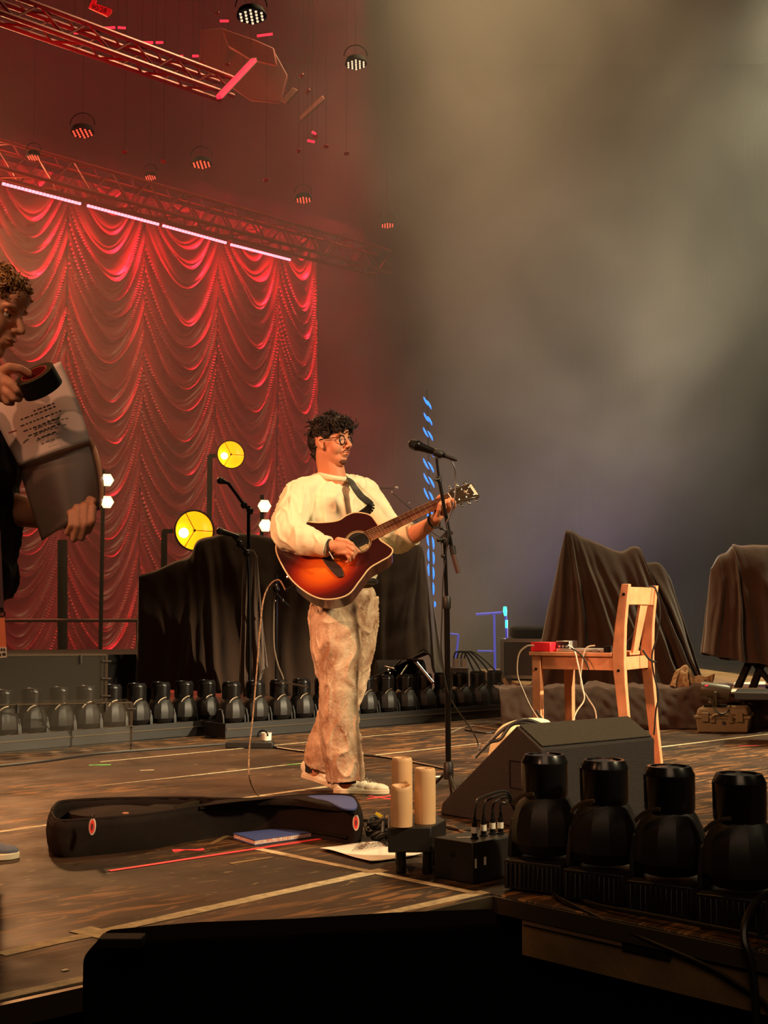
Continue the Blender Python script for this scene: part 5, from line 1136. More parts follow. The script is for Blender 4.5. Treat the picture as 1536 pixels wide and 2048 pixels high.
# ------------------------------------------------------------------ the guitarist
def guitarist():
    base = PY(680, 1580, 6.35); base.z = 0
    t = thing('person', 'guitarist in cream sweatshirt and washed jeans with curly dark hair and glasses, standing and playing', 'person', (base.x, 6.35, 0)); t['skinmat'] = 'skin'
    P = PY; B = Blob()
    T = head_matrix(P(661, 889, 6.33), 59, 1, 0, .99); q, s, Rn = head_parts(B, T, .98)
    B.cap(q(-.022, 0, -.045), .058, P(664, 962, 6.37), .064); B.cap(q(.0, 0, -.05), .052, P(672, 962, 6.34), .055)
    # torso and limbs inside the clothes
    B.cap(P(660, 985, 6.37), .09, P(690, 1180, 6.40), .10); B.cap(P(600, 992, 6.27), .055, P(735, 990, 6.44), .055)
    B.cap(P(600, 992, 6.27), .05, P(572, 1070, 6.13), .042); B.cap(P(572, 1070, 6.13), .040, P(650, 1093, 6.02), .030); B.cap(P(650, 1093, 6.02), .030, P(664, 1093, 6.0), .030)
    B.cap(P(735, 990, 6.44), .05, P(795, 1078, 6.40), .045); B.cap(P(795, 1078, 6.40), .050, P(830, 1068, 6.32), .044); B.cap(P(830, 1068, 6.32), .044, P(866, 1044, 6.22), .029)
    for hp, kn, an in (((663, 1215, 6.32), (676, 1375, 6.26), (688, 1545, 6.30)), ((718, 1215, 6.46), (700, 1370, 6.46), (640, 1520, 6.58))):
        B.cap(P(*hp), .075, P(*kn), .05); B.cap(P(*kn), .05, P(*an), .036)
    B.cap(P(688, 1545, 6.30), .036, P(690, 1562, 6.29), .036); B.cap(P(640, 1520, 6.58), .036, P(632, 1540, 6.56), .036)
    # picking hand
    g = 5.985
    B.ell(P(680, 1092, g + .005), (.042, .020, .036), Matrix.Rotation(-.25, 3, 'Y')); B.cap(P(664, 1093, 6.0), .029, P(676, 1092, g + .01), .028)
    B.cap(P(676, 1080, g), .014, P(696, 1083, g), .011); B.cap(P(678, 1104, g + .005), .014, P(697, 1106, g), .011)
    finger(B, [P(694, 1084, g), P(704, 1088, g - .004), P(711, 1098, g + .012), P(712, 1106, g + .035)], .0105, .0078)
    finger(B, [P(696, 1092, g - .002), P(706, 1099, g - .008), P(710, 1108, g + .01), P(706, 1113, g + .028)], .0105, .008)
    finger(B, [P(695, 1099, g), P(704, 1108, g - .006), P(706, 1116, g + .01), P(700, 1119, g + .026)], .0105, .008)
    finger(B, [P(691, 1105, g + .004), P(698, 1115, g - .001), P(699, 1122, g + .012), P(693, 1124, g + .024)], .0095, .007)
    finger(B, [P(680, 1082, g + .015), P(697, 1086, g + .022), P(710, 1096, g + .035), P(718, 1103, g + .045)], .0125, .0085)
    # fretting hand around the neck
    n_ = 6.135
    B.ell(P(876, 1031, n_ + .035), (.027, .030, .037), Matrix.Rotation(.5, 3, 'Y')); B.cap(P(866, 1044, 6.22), .029, P(877, 1030, n_ + .035), .026); B.cap(P(882, 1028, n_ + .055), .022, P(900, 1012, n_ + .06), .018)
    finger(B, [P(876, 1028, n_ + .005), P(878, 1018, n_ - .022), P(880, 1008, n_ - .032), P(885, 1003, n_ - .018)], .0125, .0088)
    finger(B, [P(888, 1026, n_ + .02), P(889, 1016, n_ - .022), P(888, 1008, n_ - .036), P(893, 1001, n_ - .020)], .0115, .0085)
    finger(B, [P(896, 1022, n_ + .03), P(899, 1012, n_ - .018), P(897, 1004, n_ - .034), P(899, 998, n_ - .018)], .0110, .0082)
    finger(B, [P(903, 1018, n_ + .04), P(909, 1012, n_ - .004), P(909, 1004, n_ - .024), P(906, 999, n_ - .014)], .0100, .0076)
    finger(B, [P(874, 1024, n_ + .055), P(872, 1008, n_ + .055), P(877, 997, n_ + .03), P(880, 993, n_ + .018)], .0140, .0105)
    B.build('body', 'skin', t, .0034, 2, head_deform(T), sfac=.45)
    eyes(T, t, q, s, Rn)
    b = Blob(); b.ell(q(.1005, 0, -.0458), (.0075 * s, .0195 * s, .0042 * s), Rn); b.build('upper_lip', 'lip', t, .0014, 1)
    b = Blob(); b.ell(q(.0985, 0, -.0572), (.0075 * s, .0175 * s, .0052 * s), Rn); b.build('lower_lip', 'lip', t, .0014, 1)
    b = Blob(); b.cap(q(.104, 0, -.0355), .0042 * s, q(.098, .018, -.038), .004 * s); b.cap(q(.104, 0, -.0355), .0042 * s, q(.098, -.018, -.038), .004 * s); b.cap(q(.098, .018, -.038), .004 * s, q(.088, .029, -.05), .003 * s); b.cap(q(.098, -.018, -.038), .004 * s, q(.088, -.029, -.05), .003 * s); b.build('moustache', 'stubble', t, .0016, 2)
    b = Blob(); b.ell(q(.0735, 0, -.092), (.0180 * s, .027 * s, .017 * s), Rn); b.build('goatee', 'stubble', t, .002, 3, creases(80, .0008, 120, .0006))
    for y in (-1, 1): b = Blob(); b.cap(q(.087, y * .014, .0335), .0045 * s, q(.082, y * .032, .040), .0045 * s); b.cap(q(.082, y * .032, .040), .0045 * s, q(.068, y * .048, .034), .003 * s); b.build('eyebrow', 'hair', t, .0014, 1)
    # hair: faded sides, thick curls on top falling over the forehead
    b = Blob(); b.ell(q(-.020, 0, .058), (.102 * s, .082 * s, .078 * s), Rn); b.ell(q(-.058, 0, .02), (.062 * s, .074 * s, .070 * s), Rn); b.ell(q(-.070, 0, -.03), (.036 * s, .055 * s, .05 * s), Rn); b.ell(q(.035, 0, .092), (.058 * s, .06 * s, .034 * s), Rn)
    for y in (-1, 1): b.ell(q(.012, y * .066, .042), (.032 * s, .014 * s, .030 * s), Rn)
    hr = b.build('hair', 'hair', t, .003, 2, creases(38, .006, 90, .002))
    m = MB(); curls(m, q, s, [(-.01, 0, .070, .092, .072, .066, 190, .040, .010, .0042, (.5, 0, .25)), (.05, 0, .088, .050, .056, .030, 80, .042, .011, .0038, (1, 0, -.15)), (.075, -.01, .075, .022, .045, .016, 22, .040, .009, .0030, (.6, 0, -.9))], 5, Rn)
    m.build('curls', 'hair', hr, fix=False)
    # glasses
    m = MB(); ax = T.to_3x3().col[0].normalized()
    for y in (-.033, .033): m.torus(q(.090, y, .012), ax, .0230 * s, .0031, 28, 8)
    m.tube(spline([q(.091, -.011, .016), q(.097, 0, .020), q(.091, .011, .016)], 5), .0022, 6)
    for y in (-1, 1): m.tube(spline([q(.088, y * .055, .018), q(.078, y * .068, .020), q(.04, y * .079, .018), q(.0, y * .086, .016), q(-.02, y * .086, .004)], 5), .0022, 6)
    gl = m.build('glasses', 'black_gloss', t, label='round thin dark framed glasses')
    lm = nmat('clear_lens', (.9, .85, .8, 1), .05, alpha=.04, spec=.4)
    for y in (-.033, .033): m = MB(); m.lathe([(.0215 * s, 0), (.0215 * s, .0006)], q(.090, y, .012), ax, 24); m.build('lens', lm, gl)
    # sweatshirt
    RF = Matrix.Rotation(math.radians(35), 3, 'Z'); b = Blob()
    b.ell(P(664, 1040, 6.36), (.195, .135, .205), RF); b.ell(P(672, 1100, 6.37), (.185, .150, .17), RF); b.ell(P(690, 1140, 6.38), (.170, .148, .10), RF)
    b.cap(P(650, 968, 6.36), .060, P(600, 990, 6.26), .078); b.cap(P(676, 966, 6.38), .058, P(730, 986, 6.44), .074)
    b.cap(P(598, 995, 6.26), .086, P(575, 1052, 6.15), .082); b.cap(P(575, 1052, 6.15), .082, P(577, 1070, 6.11), .078); b.cap(P(577, 1070, 6.11), .080, P(612, 1082, 6.06), .070); b.cap(P(612, 1082, 6.06), .070, P(642, 1091, 6.03), .052)
    b.cap(P(730, 995, 6.44), .080, P(770, 1050, 6.42), .075); b.cap(P(770, 1050, 6.42), .078, P(797, 1076, 6.39), .076); b.cap(P(797, 1076, 6.39), .074, P(813, 1072, 6.35), .062)
    b.flat([(P(690, 1128, 6.385), .168), (P(694, 1150, 6.39), .166), (P(697, 1172, 6.39), .152)], 36, fl=.86)
    sw = b.build('sweatshirt', 'sweat', t, .0055, 5, creases(9, .009, 26, .003, (1.4, 1.4, .8), 3))
    def cuff(a, c, r, name, flv=1.0, n=26, mt='sweat'):
        m = MB(); a = Vector(a); c = Vector(c); d = (c - a).normalized(); m.lathe([(r * .90, .0), (r, .003), (r * 1.03, (c - a).length * .5), (r, (c - a).length - .003), (r * .90, (c - a).length)], a, d, n); return m.build(name, mt, sw)
    cuff(P(640, 1090, 6.03), P(658, 1094, 6.01), .049, 'cuff'); cuff(P(810, 1073, 6.355), P(827, 1066, 6.325), .060, 'cuff')
    m = MB(); c = P(667, 953, 6.355); m.torus(c, (.18, -.20, 1), .070, .013, 36, 10); m.build('neckband', 'sweat', sw, label='ribbed crew neck band')
    # wrist things
    m = MB(); m.torus(P(661, 1094, 6.00), P(676, 1092, 5.99) - P(655, 1095, 6.01), .034, .0045, 26, 8); m.build('wristband', 'black', t)
    m = MB(); m.bar(P(658, 1103, 5.965), P(667, 1118, 5.965), .004, .004); m.build('wrist_cord', 'white', t)
    m = MB(); m.torus(P(868, 1043, 6.21), P(880, 1032, 6.17) - P(860, 1048, 6.23), .034, .005, 26, 8); m.build('wristband', 'black', t)
    # trousers
    b = Blob()
    b.ell(P(692, 1190, 6.39), (.150, .125, .10), RF)
    b.flat([(P(672, 1190, 6.35), .115), (P(668, 1230, 6.32), .124), (P(674, 1300, 6.29), .122), (P(677, 1365, 6.27), .097), (P(676, 1410, 6.27), .090), (P(680, 1470, 6.28), .098), (P(688, 1520, 6.29), .094), (P(692, 1562, 6.29), .089)], 32)
    b.flat([(P(712, 1195, 6.44), .110), (P(712, 1240, 6.45), .112), (P(705, 1300, 6.46), .105), (P(695, 1375, 6.47), .090), (P(678, 1420, 6.50), .090), (P(655, 1480, 6.55), .094), (P(637, 1535, 6.57), .078)], 32)
    tr = b.build('jeans', 'denim', t, .0055, 4, creases(12, .010, 34, .003, (1.5, 1.5, .6), 9))
    m = MB(); m.torus(P(694, 1163, 6.39), (0, 0, 1), .138, .016, 40, 8); m.build('belt', 'black', tr)
    m = MB(); m.ball(P(722, 1171, 6.27), .010); m.build('button', 'chrome', tr)
    # shoes
    shoe(t, PZ(667, 1586), PZ(779, 1588), 0.0, 0.0, .105, 'front white sneaker flat on the floor')
    hz = .06; a = PY(604, 1553, 6.60); bpt = PZ(700, 1583); bpt.y = 6.50
    shoe(t, a, Vector((-.17, 6.50, 0)), a.z, 0.0, .10, 'rear white sneaker with its heel raised')
    for k, (px, py, Y) in enumerate(((690, 1556, 6.29), (630, 1533, 6.58))):
        m = MB(); m.tube([P(px, py - 12, Y), P(px, py + 10, Y)], .053, 16); m.build('sock', 'sock', t)
guitarist()

# ------------------------------------------------------------------ the guitar
def guitar():
    K = 1 / 428.0; S0 = PY(716, 1084, 6.085); ps = math.radians(9); tau = math.radians(27)
    ex = Vector((.898 * math.cos(ps), math.sin(ps), .44 * math.cos(ps))).normalized(); ey0 = Vector((-.44, 0, .898)); ey0 = (ey0 - ex * ey0.dot(ex)).normalized(); n0 = ex.cross(ey0)
    ey = ey0 * math.cos(tau) - n0 * math.sin(tau); n = n0 * math.cos(tau) + ey0 * math.sin(tau)
    G = Matrix((ex, ey, n)).transposed().to_4x4(); G.translation = S0
    t = bpy.data.objects.new('acoustic_guitar', None); C.objects.link(t); t.matrix_world = G; MATR[t.name] = G
    t['label'] = 'sunburst cutaway acoustic guitar held across the body of the guitarist'; t['category'] = 'guitar'
    kb = 1.10
    def L(a, b, z=0): return G @ Vector((a * K, b * K * kb, z))
    out = [(-149, 66), (-156, 30), (-153, -15), (-135, -57), (-110, -80), (-72, -89), (-37, -74), (-8, -60), (18, -57), (40, -55), (52, -46), (47, -30), (41, -16), (44, -3), (52, 6), (53, 22), (49, 42), (28, 59), (8, 62), (-14, 60), (-46, 72), (-80, 91), (-120, 90)]
    o2 = spline([Vector((a, b, 0)) for a, b in out], 7, closed=True); nn = len(o2); D = .102
    cx, cy = -50, 5
    def ring(s, z): return [L(cx + (v.x - cx) * s, cy + (v.y - cy) * s, z) for v in o2]
    def sun(nt, b):
        N = nt.nodes.new; Lk = nt.links.new; tc = N('ShaderNodeTexCoord'); mp = N('ShaderNodeMapping'); mp.inputs['Location'].default_value = (86 * K, 22 * K, 0); Lk(tc.outputs['Object'], mp.inputs['Vector'])
        sc = N('ShaderNodeVectorMath'); sc.operation = 'MULTIPLY'; sc.inputs[1].default_value = (1 / .215, 1 / .165, 0); Lk(mp.outputs['Vector'], sc.inputs[0]); ln = N('ShaderNodeVectorMath'); ln.operation = 'LENGTH'; Lk(sc.outputs[0], ln.inputs[0])
        r = N('ShaderNodeValToRGB'); e = r.color_ramp.elements; e[0].position = 0; e[0].color = lin(236, 120, 26); e[1].position = 1; e[1].color = lin(48, 8, 8)
        for p_, c_ in ((.38, lin(214, 88, 14)), (.62, lin(150, 36, 8)), (.80, lin(84, 12, 9))): k = e.new(p_); k.color = c_
        Lk(ln.outputs['Value'], r.inputs['Fac'])
        w = N('ShaderNodeTexWave'); w.bands_direction = 'Y'; w.inputs['Scale'].default_value = 90; w.inputs['Distortion'].default_value = 1.5; Lk(tc.outputs['Object'], w.inputs['Vector'])
        mx = N('ShaderNodeMix'); mx.data_type = 'RGBA'; mx.blend_type = 'MULTIPLY'; mx.inputs[0].default_value = .18; Lk(r.outputs['Color'], mx.inputs[6]); Lk(w.outputs['Color'], mx.inputs[7]); Lk(mx.outputs[2], b.inputs['Base Color'])
    ms = mat_pos('sunburst', sun, .3, .8); mside = nmat('guitar_side', lin(82, 16, 12), .25, coat=.7)
    m = MB(); m.add(ring(1, -.003) + ring(1.0, 0), [tuple(range(nn))[::-1], tuple(range(nn, 2 * nn))] + [(i, (i + 1) % nn, nn + (i + 1) % nn, nn + i) for i in range(nn)]); m.build('soundboard', ms, t, label='sunburst orange to dark red top')
    m = MB(); m.hexa(ring(.975, -D), ring(1, -.004)); m.build('sides_and_back', mside, t)
    m = MB(); r0 = ring(1.0, -.001); m.tube(r0 + [r0[0], r0[1]], .0036, 8); m.build('binding', nmat('cream_binding', lin(226, 196, 150), .4), t)
    m = MB(); m.lathe([(.052, .0005), (.052, .0012), (.049, .0012), (.049, .0005)], L(0, 0), n, 48); 
    m = MB(); m.torus(L(0, 0, .0008), n, .0535, .0016, 56, 6); m.torus(L(0, 0, .0006), n, .0590, .0006, 56, 4); m.torus(L(0, 0, .0006), n, .0625, .0005, 56, 4); rs = m.build('rosette', nmat('rosette', lin(214, 180, 130), .5), t)
    m = MB(); m.lathe([(.0525, .0004), (.0525, .0009)], L(0, 0), n, 48); m.build('soundhole', nmat('soundhole', lin(12, 8, 7), .9), t)
    m = MB(); m.bar(L(-4, -16, .0015), L(14, -16, .0015), .022, .0008, up=n); m.build('label_paper', nmat('inner_label', lin(150, 130, 90), .8), rs)
    # pick guard, bridge, saddle
    pg = spline([Vector(v) for v in ((-46, -28, 0), (-30, -38, 0), (-28, -60, 0), (-34, -64, 0), (-52, -46, 0), (-74, -26, 0), (-84, -8, 0), (-86, 14, 0), (-76, 12, 0), (-66, -8, 0))], 4, closed=True)
    m = MB()
    br = [(-100, 32), (-92, 30), (-90, 10), (-84, -6), (-86, -24), (-88, -40), (-96, -44), (-98, -26), (-104, -8), (-106, 14)]
    br = [(-70, 20), (-62, 10), (-62, -14), (-56, -36), (-60, -52), (-70, -50), (-76, -34), (-80, -8), (-78, 12)]
    bs = spline([Vector((a, b, 0)) for a, b in br], 4, closed=True); m.hexa([L(v.x, v.y, .0005) for v in bs], [L(v.x, v.y, .009) for v in bs]); bg = m.build('bridge', nmat('bridge_wood', lin(38, 20, 14), .5), t, bevel=.002)
    m = MB(); m.bar(L(-64, 12, .0105), L(-62, -14, .0105), .003, .005, up=n); m.build('saddle', 'white', bg)
    # neck
    b0 = 8.5 
    def nk(a, w, z): return [L(a, w, z), L(a, -w, z)]
    wj, wn = 12.0, 9.6; a0, a1 = 24, 211
    m = MB(); m.hexa([L(a0, wj + 0, .0015), L(a0, -wj, .0015), L(a1, -wn, .0015), L(a1, wn, .0015)], [L(a0, wj, .0075), L(a0, -wj, .0075), L(a1, -wn, .0075), L(a1, wn, .0075)]); fb = m.build('fretboard', nmat('rosewood', lin(138, 84, 56), .5, var=.15, vscale=30), t)
    m = MB(); sl = .645 / K
    for k in range(1, 21):
        a = a1 - sl * (1 - 2 ** (-k / 12))
        if a < a0: break
        w = wj + (wn - wj) * (a - a0) / (a1 - a0); m.bar(L(a, w, .0080), L(a, -w, .0080), .0026, .0016, up=n)
    m.build('frets', nmat('fret', lin(216, 180, 130), .35, .7), fb)
    m = MB()
    for k in (3, 5, 7, 9, 12, 15):
        a = a1 - sl * (1 - 2 ** (-(k - .5) / 12)); m.lathe([(.003, 0), (.003, .0004)], L(a, 0, .0076), n, 12)
    m.build('position_dots', 'white', fb)
    m = MB(); P = [L(48, 0, -.018), L(70, 0, -.0125), L(130, 0, -.012), L(200, 0, -.0115), L(212, 0, -.012)]
    m.tube(P, [.026, .022, .0215, .0205, .0205], 16, flat=.60, up=ey); m.build('neck', nmat('neck_wood', lin(90, 36, 22), .35, coat=.4), t)
    m = MB(); m.bar(L(a1 + .5, wn, .0075), L(a1 + .5, -wn, .0075), .0045, .006, up=n); m.build('nut', 'white', t)
    m = MB(); wd = 10.5
    ex2 = (ex * math.cos(.22) - n * math.sin(.22)); n2 = (n * math.cos(.22) + ex * math.sin(.22)); H0 = L(a1 + 1, 0, .003)
    def hp(a, b_, z=0): return H0 + ex2 * (a * K) + ey * (b_ * K * kb) + n2 * z
    ho = [(0, 10), (0, -10), (8, -15.5), (58, -17.5), (60, -6), (57.5, 0), (60, 6), (58, 17.5), (8, 15.5)]
    m.hexa([hp(a, b_, -.014) for a, b_ in ho], [hp(a, b_, 0) for a, b_ in ho]); hs = m.build('headstock', nmat('headstock', lin(52, 38, 22), .35, coat=.5), t, bevel=.0015)
    m = MB(); m.hexa([hp(a, b_, .0006) for a, b_ in ((51, 12), (51, -12), (57, -14), (57, 14))], [hp(a, b_, .0012) for a, b_ in ((51, 12), (51, -12), (57, -14), (57, 14))]); m.build('name_band', 'white', hs, label='pale inlaid band at the headstock end')
    m = MB(); m.tube([hp(34, 5, .001), hp(38, 1, .001), hp(36, -3, .001), hp(40, -6, .001)], .0018, 6); m.tube([hp(32, 1, .001), hp(38, 1, .001), hp(43, 4, .001)], .0016, 6); m.build('crest', 'white', hs)
    pegs = []
    for sd in (-1, 1):
        for k in range(3):
            a = 13 + k * 17.5; c = hp(a, sd * 9.5); pegs.append((sd, k, c)); m = MB(); m.lathe([(.0052, 0), (.0052, .002), (.003, .003), (.003, .008), (.0035, .009), (.001, .010)], c, n2, 14)
            o_ = hp(a, sd * 19, -.007); m.cyl(hp(a, sd * 12, -.007), o_, .0022, 8); R_ = Matrix((ex2, ey, n2)).transposed(); m.ball(o_ + ey * sd * .009, (.0085, .0095, .005), R_, 12, 8); m.build('tuning_peg', 'chrome', hs)
    for k in range(6):
        bb = (k - 2.5) / 2.5; m = MB(); m.cyl(L(-63, bb * 9.5, .0125), L(a1, bb * 7.4, .0105), .0008 + .0002 * k, 6)
        sd, j, c = pegs[(k if k < 3 else k)]; sd = -1 if k < 3 else 1; c = hp(13 + (2 - k if k < 3 else k - 3) * 17.5, sd * 9.5, .006); m.cyl(L(a1, bb * 7.4, .0105), c, .0005, 5); m.build('string', 'chrome', t)
    # strap over the shoulder
    m = MB(); pts = spline([L(36, 56, -.03), PY(742, 1012, 6.19), PY(722, 992, 6.22), PY(708, 973, 6.26), PY(700, 958, 6.33), PY(690, 950, 6.42)], 6)
    for a, c in zip(pts, pts[1:]): m.bar(a, c + (c - a) * .1, .042, .004, up=Vector((.55, -.8, .25)))
    m.build('strap', 'black', t)
    m = MB(); m.lathe([(.008, 0), (.006, .006), (.009, .012)], L(-155, 8, -D / 2), -ex, 14); m.build('strap_pin', 'chrome', t)
    # jack and lead
    jp = L(-150, -12, -D * .6); m = MB(); m.cyl(jp, jp - ex * .05 + Vector((0, 0, .0)), .007, 10); m.build('jack_plug', 'black_metal', t)
    e = jp - ex * .05; m = MB(); m.tube(spline([e, PY(558, 1160, 6.1), PY(540, 1170, 6.1), PY(527, 1200, 6.05), PY(520, 1260, 6.0), PY(513, 1350, 5.95), PY(505, 1440, 5.9), PY(498, 1510, 5.85), PY(500, 1560, 5.8), PZ(518, 1592), PZ(540, 1600)], 8), .0038, 7)
    o = m.build('instrument_cable', nmat('braided_lead', lin(150, 120, 90), .6, var=.5, vscale=90)); tag(o, 'thin braided instrument cable hanging from the guitar down to the floor', 'cable')
guitar()

# ------------------------------------------------------------------ microphone and stand in front
def front_mic():
    Y = 5.98; P = lambda x, y, d=0: PY(x, y, Y + d)
    base = P(897, 1545); t = thing('microphone_stand', 'black tripod microphone stand with angled boom in front of the guitarist', 'microphone stand', (base.x, Y, 0))
    m = MB(); m.cyl(P(897, 1548), P(893.5, 1205), .0135, 14); m.build('lower_tube', 'black_metal', t)
    m = MB(); m.cyl(P(893.5, 1205), P(889, 1082), .0085, 12); m.build('upper_tube', 'black_metal', t)
    m = MB(); m.lathe([(.017, -.03), (.019, -.025), (.019, .02), (.014, .03)], P(893.5, 1205), (0, 0, 1), 16); m.build('clutch', 'black', t)
    m = MB(); m.ball(P(890, 1082), (.022, .022, .030)); m.bar(P(884, 1080), P(902, 1062), .03, .03); hd = m.build('swivel', 'black', t)
    for a, c in (((890, 1078), (877, 1080)), ((893, 1062), (882, 1056)), ((884, 1086), (886, 1112))):
        m = MB(); m.cyl(P(*a, -.02), P(*c, -.03), .004, 8); m.ball(P(*c, -.03), .010, None, 12, 8); m.build('knob', 'black', hd)
    m = MB(); m.cyl(P(917, 1146), P(906, 1108), .0115, 14); m.build('counterweight', 'rig_dark', t)
    m = MB(); m.cyl(P(906, 1110), P(878, 958), .0085, 12); m.build('boom', 'black_metal', t)
    m = MB(); m.cyl(P(878, 960), P(873, 916), .006, 12); m.build('boom_tip', 'black_metal', t)
    m = MB(); m.cyl(P(879, 964), P(877, 953), .012, 12); m.cyl(P(878, 958, -.01), P(870, 960, -.02), .007, 10); m.build('collar', 'black', t); m = MB(); m.cyl(P(907, 1108), P(904, 1092), .014, 12); m.build('collar', 'black', t)
    for tip in ((855, 1598), (940, 1640), (915, 1560)):
        q = PZ(*tip, .008); v = q - Vector((base.x, Y, 0)); v = v.normalized() * .30; q = Vector((base.x + v.x, Y + v.y, .012)); m = MB(); m.cyl((base.x, Y, base.z + .01), q, .007, 10); lg = m.build('leg', 'black_metal', t)
        m = MB(); m.ball(q, .012); m.build('rubber_foot', 'black', lg)
    m = MB(); m.lathe([(.022, -.03), (.024, .0), (.022, .04), (.015, .05)], (base.x, Y, base.z), n=16); m.build('leg_hub', 'black', t)
    # clip and microphone
    a = P(825, 888); c = P(880, 908); d = (c - a).normalized()
    m = MB(); k = P(876, 907); m.lathe([(.0175, -.022), (.0185, -.018), (.0185, .018), (.0165, .022)], k, d, 18); m.bar(k + Vector((0, 0, -.005)), P(873, 920), .018, .014); m.build('microphone_clip', 'black', t, bevel=.002)
    mt = thing('microphone', 'black handheld vocal microphone clipped level on the boom', 'microphone', a)
    m = MB(); m.lathe([(.0245, .030), (.024, .040), (.0185, .075), (.0150, .115), (.0125, .165), (.011, .172)], a - d * .01, d, 24); m.build('body', 'black_metal', mt)
    m = MB(); m.lathe([(.001, -.022), (.013, -.018), (.0215, -.008), (.0255, .008), (.0265, .018)], a, d, 24); m.build('grille', nmat('mic_grille', lin(40, 34, 30), .45, .6, bump=1, bscale=500), mt)
    m = MB(); m.lathe([(.0272, .016), (.0272, .024), (.025, .030)], a, d, 24); m.build('grille_ring', 'black_metal', mt)
    e = a + d * .162; m = MB(); m.lathe([(.0095, 0), (.0100, .004), (.0100, .040), (.0065, .058)], e, d, 18); m.build('connector', 'black', mt)
    pts = [e + d * .055, P(903, 922), P(909, 935), P(911, 960), P(909, 1000, -.01), P(900, 1030, -.02), P(893, 1046, -.02)]
    m = MB(); m.tube(spline(pts, 8) + spline([P(893, 1046, -.02), P(896, 1070, -.02), P(893, 1100, -.016), P(886, 1160, -.012), P(884, 1230, -.016), P(882, 1290, -.018), P(886, 1330, -.016), P(893, 1370, -.018), P(900, 1395, 0), P(918, 1425, .15), P(940, 1455, .3), P(954, 1480, .4), P(958, 1500, .4)], 8)[1:], .0034, 7)
    tag(m.build('cable', 'cable'), 'microphone cable looping from the microphone down along the stand', 'cable')
front_mic()

